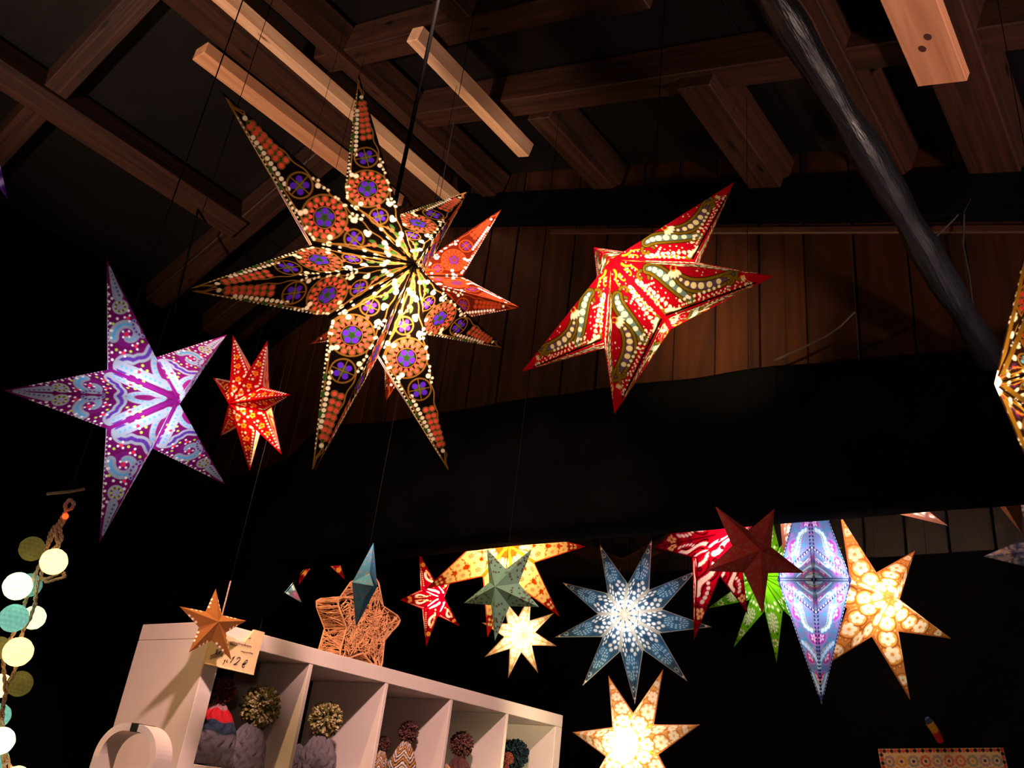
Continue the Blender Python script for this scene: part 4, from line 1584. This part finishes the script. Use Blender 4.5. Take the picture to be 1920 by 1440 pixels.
mb = MB()
for yy in (0.0, TH):
    mb.tube([(p[0], yy, p[1] + cz) for p in list(pol) + [pol[0]]], .0035, 5)
for p in pol:
    mb.tube([(p[0], 0, p[1] + cz), (p[0], TH, p[1] + cz)], .003, 5)
mb.build('frame', M_TWINE, tw)
mb = MB()
for face in (0, 1):
    yb = 0.0 if face == 0 else TH
    cnt = 0
    while cnt < (330 if face == 0 else 110):
        a = (rr.uniform(-RO, RO), rr.uniform(-RO, RO))
        ang, ln = rr.uniform(0, math.pi), rr.uniform(.03, .075)
        b = (a[0] + ln * math.cos(ang), a[1] + ln * math.sin(ang))
        if not (inside(a) and inside(b)):
            continue
        m = ((a[0] + b[0]) / 2 + rr.uniform(-.014, .014), (a[1] + b[1]) / 2 + rr.uniform(-.014, .014))
        pts = []
        for i in range(6):
            t = i / 5
            pts.append((a[0] * (1 - t) ** 2 + 2 * m[0] * t * (1 - t) + b[0] * t * t, yb + rr.uniform(-.003, .003), cz + a[1] * (1 - t) ** 2 + 2 * m[1] * t * (1 - t) + b[1] * t * t))
        mb.tube(pts, .0023, 4, False)
        cnt += 1
n = len(pol)
for i in range(n):
    a, b = pol[i], pol[(i + 1) % n]
    ln = math.hypot(*(b - a))
    for k in range(int(ln * 420) + 2):
        t0, t1 = rr.uniform(0, 1), rr.uniform(0, 1)
        y0, y1 = rr.choice(((0, TH), (0, TH), (rr.uniform(0, TH), rr.uniform(0, TH))))
        p0, p1 = a + (b - a) * t0, a + (b - a) * t1
        mid = (p0 + p1) / 2
        mb.tube([(p0[0], y0, p0[1] + cz), (mid[0] + rr.uniform(-.006, .006), (y0 + y1) / 2 + rr.uniform(-.01, .01), mid[1] + cz + rr.uniform(-.006, .006)), (p1[0], y1, p1[1] + cz)], .0019, 4, False)
net = mb.build('woven_twine', M_TWINE, tw, True)
net['kind'] = 'stuff'

# ------------------------------------------------------------------ string of cotton ball lights
DL = 1.95
lo = at_depth(110, 960, DL)
strg = empty('light_string', tuple(lo))
tag(strg, 'hanging string of cream, mint, teal and olive cotton ball lights', 'fairy lights')
rel = lambda px, py, dd=0.0: tuple(at_depth(px, py, DL + dd) - lo)
BALL = {'cream': ((1.0, .80, .48), .75), 'mint': ((.62, .88, .70), .7), 'teal': ((.14, .40, .46), .55), 'olive': ((.16, .15, .05), .5)}
ballm = {}
for key, (colr, T) in BALL.items():
    nu, nv, rad = 28, 18, .030
    rb = random.Random(len(key))
    v, f, c = [], [], []
    for i in range(nv + 1):
        for j in range(nu):
            a, b = math.pi * i / nv, 2 * math.pi * j / nu
            q = rad * (1 + .012 * math.sin(9 * a + 5 * b) + .010 * math.sin(13 * b - 7 * a))
            v.append((q * math.sin(a) * math.cos(b), q * math.sin(a) * math.sin(b), q * math.cos(a)))
            k = 1 + .25 * math.sin(11 * a + 6 * b) * math.sin(7 * b - 5 * a)
            c.append((*[min(1, x * k) for x in colr], T))
    f = [(i * nu + j, (i + 1) * nu + j, (i + 1) * nu + (j + 1) % nu, i * nu + (j + 1) % nu) for i in range(nv) for j in range(nu)]
    me = mesh_np('ball', np.array(v), f, paper('lantern_paper'), True)
    set_col(me, c)
    ballm[key] = me
for (px, py, d, key, w, dd) in ((60, 1029, 46, 'olive', .06, .03), (101, 1053, 48, 'cream', .22, -.02), (33, 1099, 50, 'mint', .20, -.03), (56, 1097, 44, 'teal', .07, .05),
                            (26, 1159, 50, 'teal', .16, -.03), (63, 1158, 44, 'mint', .11, .05), (34, 1222, 52, 'cream', .20, -.02), (-2, 1215, 42, 'olive', .10, .05),
                            (37, 1282, 46, 'olive', .06, .02), (0, 1286, 44, 'cream', .2, .06), (-3, 1342, 44, 'teal', .12, .04), (2, 1389, 48, 'mint', .22, -.01), (-6, 1424, 42, 'teal', .1, .05),
                            (30, 1462, 48, 'cream', .2, -.01), (4, 1505, 48, 'olive', .1, .02)):
    s = d / 50.6
    ctr = Vector(rel(px, py, dd))
    obj('ball', ballm[key], strg, Matrix.Translation(ctr) @ Matrix.Rotation(px, 4, 'Z') @ Matrix.Scale(s, 4))
    lamp('ball_bulb', ctr, w * 1.0, (1, .80, .5), .006, strg)
mb = MB()


def rope(pxs):
    P = [Vector(rel(*q)) for q in pxs]
    for ph in (0, math.pi):
        pts = []
        for i in range(len(P) - 1):
            for k in range(6):
                t = k / 6
                p = P[i].lerp(P[i + 1], t)
                a = (i * 6 + k) * 1.1 + ph
                pts.append(p + Vector((math.cos(a) * .0022, math.sin(a) * .0022, math.cos(a + 1) * .001)))
        pts.append(P[-1])
        mb.tube(pts, .0028, 5)


rope([(131, 936), (139, 944), (134, 954), (124, 957), (122, 947), (131, 936)])
rope([(124, 957), (116, 970), (108, 985), (101, 1002), (92, 1018), (84, 1035), (74, 1060), (62, 1085), (50, 1120), (44, 1138), (30, 1180), (18, 1200), (6, 1240), (8, 1265), (10, 1300), (4, 1330), (0, 1370), (6, 1420), (12, 1470), (10, 1500)])
rope([(124, 957), (121, 975), (112, 990), (116, 1010), (108, 1022), (98, 1030), (88, 1048), (80, 1065), (76, 1082), (88, 1092), (106, 1086), (122, 1082), (118, 1072), (108, 1076), (92, 1084), (72, 1086), (68, 1108), (66, 1132), (56, 1160), (44, 1180), (36, 1206), (34, 1240), (24, 1268), (14, 1290), (6, 1320), (4, 1352), (6, 1400), (20, 1440), (30, 1462)])
rope([(103, 985), (94, 1000), (90, 1018), (86, 1034), (100, 1040), (110, 1026), (106, 1004), (104, 986)])
mb.build('cord', M_ROPE, strg)
mb = MB()
for i in range(7):
    for j in range(8):
        pass
v, f = [], []
for i in range(9):
    for j in range(12):
        a, b = math.pi * i / 8, 2 * math.pi * j / 12
        v.append((.0068 * math.sin(a) * math.cos(b), .0068 * math.sin(a) * math.sin(b), .0068 * math.cos(a)))
f = [(i * 12 + j, (i + 1) * 12 + j, (i + 1) * 12 + (j + 1) % 12, i * 12 + (j + 1) % 12) for i in range(8) for j in range(12)]
m_led, nt, out = nodes('red_led')
em = N(nt, 'ShaderNodeEmission')
em.inputs[0].default_value = (1.0, .06, .01, 1)
em.inputs[1].default_value = 3.0
nt.links.new(em.outputs[0], out.inputs[0])
led = obj('led', mesh_np('led', np.array(v), f, m_led, True), strg, Matrix.Translation(rel(122.6, 968, -.012)))
led['label'] = 'tiny glowing red control light'
# bracket that carries it, fixed to a black hanging rail
hk = empty('hook_bracket', tuple(at_depth(125, 922, DL)))
tag(hk, 'thin grey bracket above the ball light string', 'bracket')
o2 = at_depth(125, 922, DL)
mb = MB()
mb.tube([tuple(at_depth(88, 926, DL) - o2), tuple(at_depth(130, 922, DL) - o2), tuple(at_depth(158, 917, DL) - o2)], .0035, 6)
mb.build('bar', principled('dull_steel', lin(110, 96, 82), rough=.5), hk)
mb = MB()
tp = Vector(at_depth(131, 922, DL))
mb.tube([(tp - Vector(o2)), Vector((tp.x, tp.y, roof_z(tp.y) + .02)) - Vector(o2)], .002, 5)
mb.tube([(tp - Vector(o2)), Vector(at_depth(131, 938, DL)) - Vector(o2)], .002, 5)
mb.build('wire', M_CABLE, hk)

# ------------------------------------------------------------------ white arched frame with black tape, beside the shelf
DF = 2.05
fo = at_depth(243, 1440, DF)
frm = empty('arched_frame', (fo[0], fo[1], 0))
tag(frm, 'white round-topped frame with black tape, beside the shelf', 'frame')
fx = Vector((CAM_M[0][0], CAM_M[0][1], 0)).normalized()
tilt = Matrix.Rotation(math.radians(-22), 3, 'Z')
fx = tilt @ fx
fy = Vector((0, 0, 1)).cross(fx)
ztop = at_depth(240, 1362, DF)[2]
halfw, rad = .086, .070
arc = [(-halfw - .035, 0.0), (-halfw - .03, .35), (-halfw, ztop - rad)]
for i in range(1, 13):
    a = math.pi - math.pi / 2 * i / 12
    arc.append((-halfw + rad + rad * math.cos(a), ztop - rad + rad * math.sin(a)))
for i in range(0, 13):
    a = math.pi / 2 - math.pi / 2 * i / 12
    arc.append((halfw - rad + rad * math.cos(a), ztop - rad + rad * math.sin(a)))
arc += [(halfw + .03, .35), (halfw + .035, 0.0)]


def band(pts, t, dpt, grow=0.0):
    """flat bar bent along pts"""
    v, f = [], []
    for i, (u, z) in enumerate(pts):
        a = Vector((*pts[max(i - 1, 0)], 0))
        b = Vector((*pts[min(i + 1, len(pts) - 1)], 0))
        tt = (b - a).normalized()
        nn = Vector((-tt.y, tt.x, 0))
        for (s, w) in ((-1, -1), (1, -1), (1, 1), (-1, 1)):
            q = Vector((u, z, 0)) + nn * s * (t / 2 + grow)
            v.append(fx * q.x + Vector((0, 0, q.y)) + fy * w * (dpt / 2 + grow))
    for i in range(len(pts) - 1):
        for k in range(4):
            f.append((i * 4 + k, i * 4 + (k + 1) % 4, (i + 1) * 4 + (k + 1) % 4, (i + 1) * 4 + k))
    f += [(0, 1, 2, 3), tuple(len(v) - 4 + k for k in (3, 2, 1, 0))]
    return v, f


v, f = band(arc, .017, .055)
MB().add(v, f).build('bent_bar', M_WHITE, frm)
v, f = band([(-.004, ztop), (.018, ztop)], .017, .055, .0012)
MB().add(v, f).build('tape', M_TAPE, frm)
mb = MB()
mb.box(-.16, .16, -.12, .12, 0, .018, .004)
mb.build('foot', M_WHITE, frm, mw=Matrix((fx, fy, Vector((0, 0, 1)))).transposed().to_4x4())

# ------------------------------------------------------------------ crochet-patterned hanging and its yarn-bound clip, lower right
DT = 3.95
tl, tr = Vector(at_depth(1647, 1404, DT)), Vector(at_depth(1881, 1402, DT))
ex = (tr - tl)
TWD = ex.length
ex.normalize()
ez = (Vector((0, 0, 1)) - ex * ex.z).normalized()
ey = ez.cross(ex)
tap = empty('patterned_hanging', tuple((tl + tr) / 2))
tag(tap, 'cream hanging with rosettes and red-black chequered border at lower right', 'wall hanging')
nu, nv, TH_ = 190, 190, TWD * 0.95
gx, gz = np.meshgrid(np.linspace(0, TWD, nu), np.linspace(0, TH_, nv), indexing='ij')
cv = Cv(gx.ravel(), gz.ravel(), lin(226, 200, 150), 1, TWD / nu)
s = TWD / 33
rt = random.Random(9)
for j in range(10):
    for i in range(10):
        x, y = TWD * (.075 + .0945 * i + (.0 if j % 2 == 0 else .045)), TWD * (.095 + .088 * j)
        c1 = rt.choice((lin(206, 110, 92), lin(150, 150, 130), lin(214, 160, 80), lin(170, 140, 140)))
        cv.flower(x, y, s * 1.15, 9, c1, 1, 0, s * .42)
        cv.disc(x, y, s * .78, lin(232, 206, 158), 1)
        cv.disc(x, y, s * .42, rt.choice((lin(190, 30, 50), lin(30, 40, 120), lin(70, 40, 70), lin(206, 160, 60), lin(110, 120, 70))), 1)
for k in range(33):
    for (x, y) in ((k * s + s / 2, s * .55), (s * .55, k * s + s / 2), (TWD - s * .55, k * s + s / 2)):
        cv.disc(x, y, s * .52, lin(204, 72, 52) if k % 2 == 0 else lin(28, 24, 22), 1)
V = [(-TWD / 2 + a, 0.004 * math.sin(a * 22) + .002 * math.sin(b * 30), -b) for a, b in zip(gx.ravel(), gz.ravel())]
V2 = [(a, b + .006, c) for a, b, c in V]
ii, jj = np.meshgrid(np.arange(nu - 1), np.arange(nv - 1), indexing='ij')
k = (ii * nv + jj).ravel()
q = np.stack([k, k + nv, k + nv + 1, k + 1], 1)
me = mesh_np('cloth', np.array(V + V2), np.concatenate([q, q[:, ::-1] + nu * nv]), printed('crochet', .85, .6, 300))
set_col(me, np.concatenate([cv.c, cv.c]))
rt3 = Matrix((ex, ey, ez)).transposed().to_4x4()
obj('cloth', me, tap, rt3)
mid = (tl + tr) / 2
clip = empty('yarn_clip', tuple(at_depth(1752, 1372, DT - .02)))
tag(clip, 'small clip wound with blue, yellow and red yarn above the hanging', 'clip')
co = at_depth(1752, 1372, DT - .02)
for cname, (pa, pb), colr, r0, r1 in (('blue_yarn', ((1738, 1346), (1743, 1355)), lin(40, 62, 110), .0105, .016), ('yellow_yarn', ((1742, 1354), (1754, 1371)), lin(222, 176, 50), .0165, .0165),
                                      ('red_yarn', ((1754, 1371), (1764, 1391)), lin(188, 30, 44), .018, .013)):
    a, b = Vector(at_depth(*pa, DT - .02) - co), Vector(at_depth(*pb, DT - .02) - co)
    mb = MB()
    pts, rad_ = [], []
    for i in range(17):
        t = i / 16
        pts.append(a.lerp(b, t))
        rad_.append((r0 + (r1 - r0) * t) * (1 + .10 * math.sin(i * math.pi)) * (1.08 if i % 2 else .94))
    mb.tube(pts, rad_, 12)
    mb.build(cname, principled(cname, colr, rough=.9, bump=.8, bscale=400), clip)
mb = MB()
pt = lambda x, y: Vector(at_depth(x, y, DT - .015) - co)
mb.tube([pt(1762, 1390), pt(1748, 1393), pt(1733, 1402)], .0018, 5)
mb.tube([pt(1762, 1390), pt(1778, 1394), pt(1796, 1403)], .0014, 5)
mb.tube([pt(1764, 1388), pt(1770, 1372), pt(1768, 1362)], .003, 5)
up = pt(1768, 1362)
mb.tube([up, Vector((up.x, up.y, 3.95 - co[2]))], .0012, 4)
mb.build('cord', M_CABLE, clip)

# ------------------------------------------------------------------ loose cables
mb = MB()
p0 = Vector(at(1858, 190, 0, 0.96))
mb.tube([Vector(at(px, py, 0, .955)) for px, py in ((1862, 180), (1852, 260), (1838, 330), (1822, 372), (1790, 410), (1740, 458))], .003, 5)
mb.tube([Vector(at(px, py, 0, .955)) for px, py in ((1822, 372), (1808, 400), (1806, 460), (1818, 520), (1824, 570), (1822, 640))], .003, 5)
ca = mb.build('wall_cable', principled('grey_cable', lin(44, 42, 44), rough=.5))
tag(ca, 'thin dark forked cable hanging down the gable wall at right', 'cable')
mb = MB()
pts = [at(px, py, 1, 1.30) for px, py in ((371, 392), (366, 420), (352, 480), (336, 545), (328, 585))]
pts[0] = np.array([pts[0][0], 1.30, roof_z(1.30)])
mb.tube([Vector(p) for p in pts], .006, 6)
ca = mb.build('roof_cable', M_CABLE)
tag(ca, 'black cable end hanging from the purlin left of the big star', 'cable')
mb = MB()
mb.tube([Vector(at(px, py, 0, .84)) for px, py in ((1452, 676), (1500, 655), (1545, 632), (1575, 612), (1602, 585))], .004, 6)
ca = mb.build('beam_cable', principled('brown_cable', lin(40, 25, 20), rough=.6))
tag(ca, 'thin brown cable curving up from the top of the beam', 'cable')
mb = MB()
mb.tube([Vector(at(px, py, 0, .80)) for px, py in ((581, 1056), (545, 1100), (510, 1140), (492, 1158))] + [Vector(sg(1560, 130, .0)), Vector(sg(1500, 300, -.004))], .0022, 5)
ca = mb.build('card_cord', M_CABLE)
tag(ca, 'thin dark cord running from the beam to the price card', 'cord')
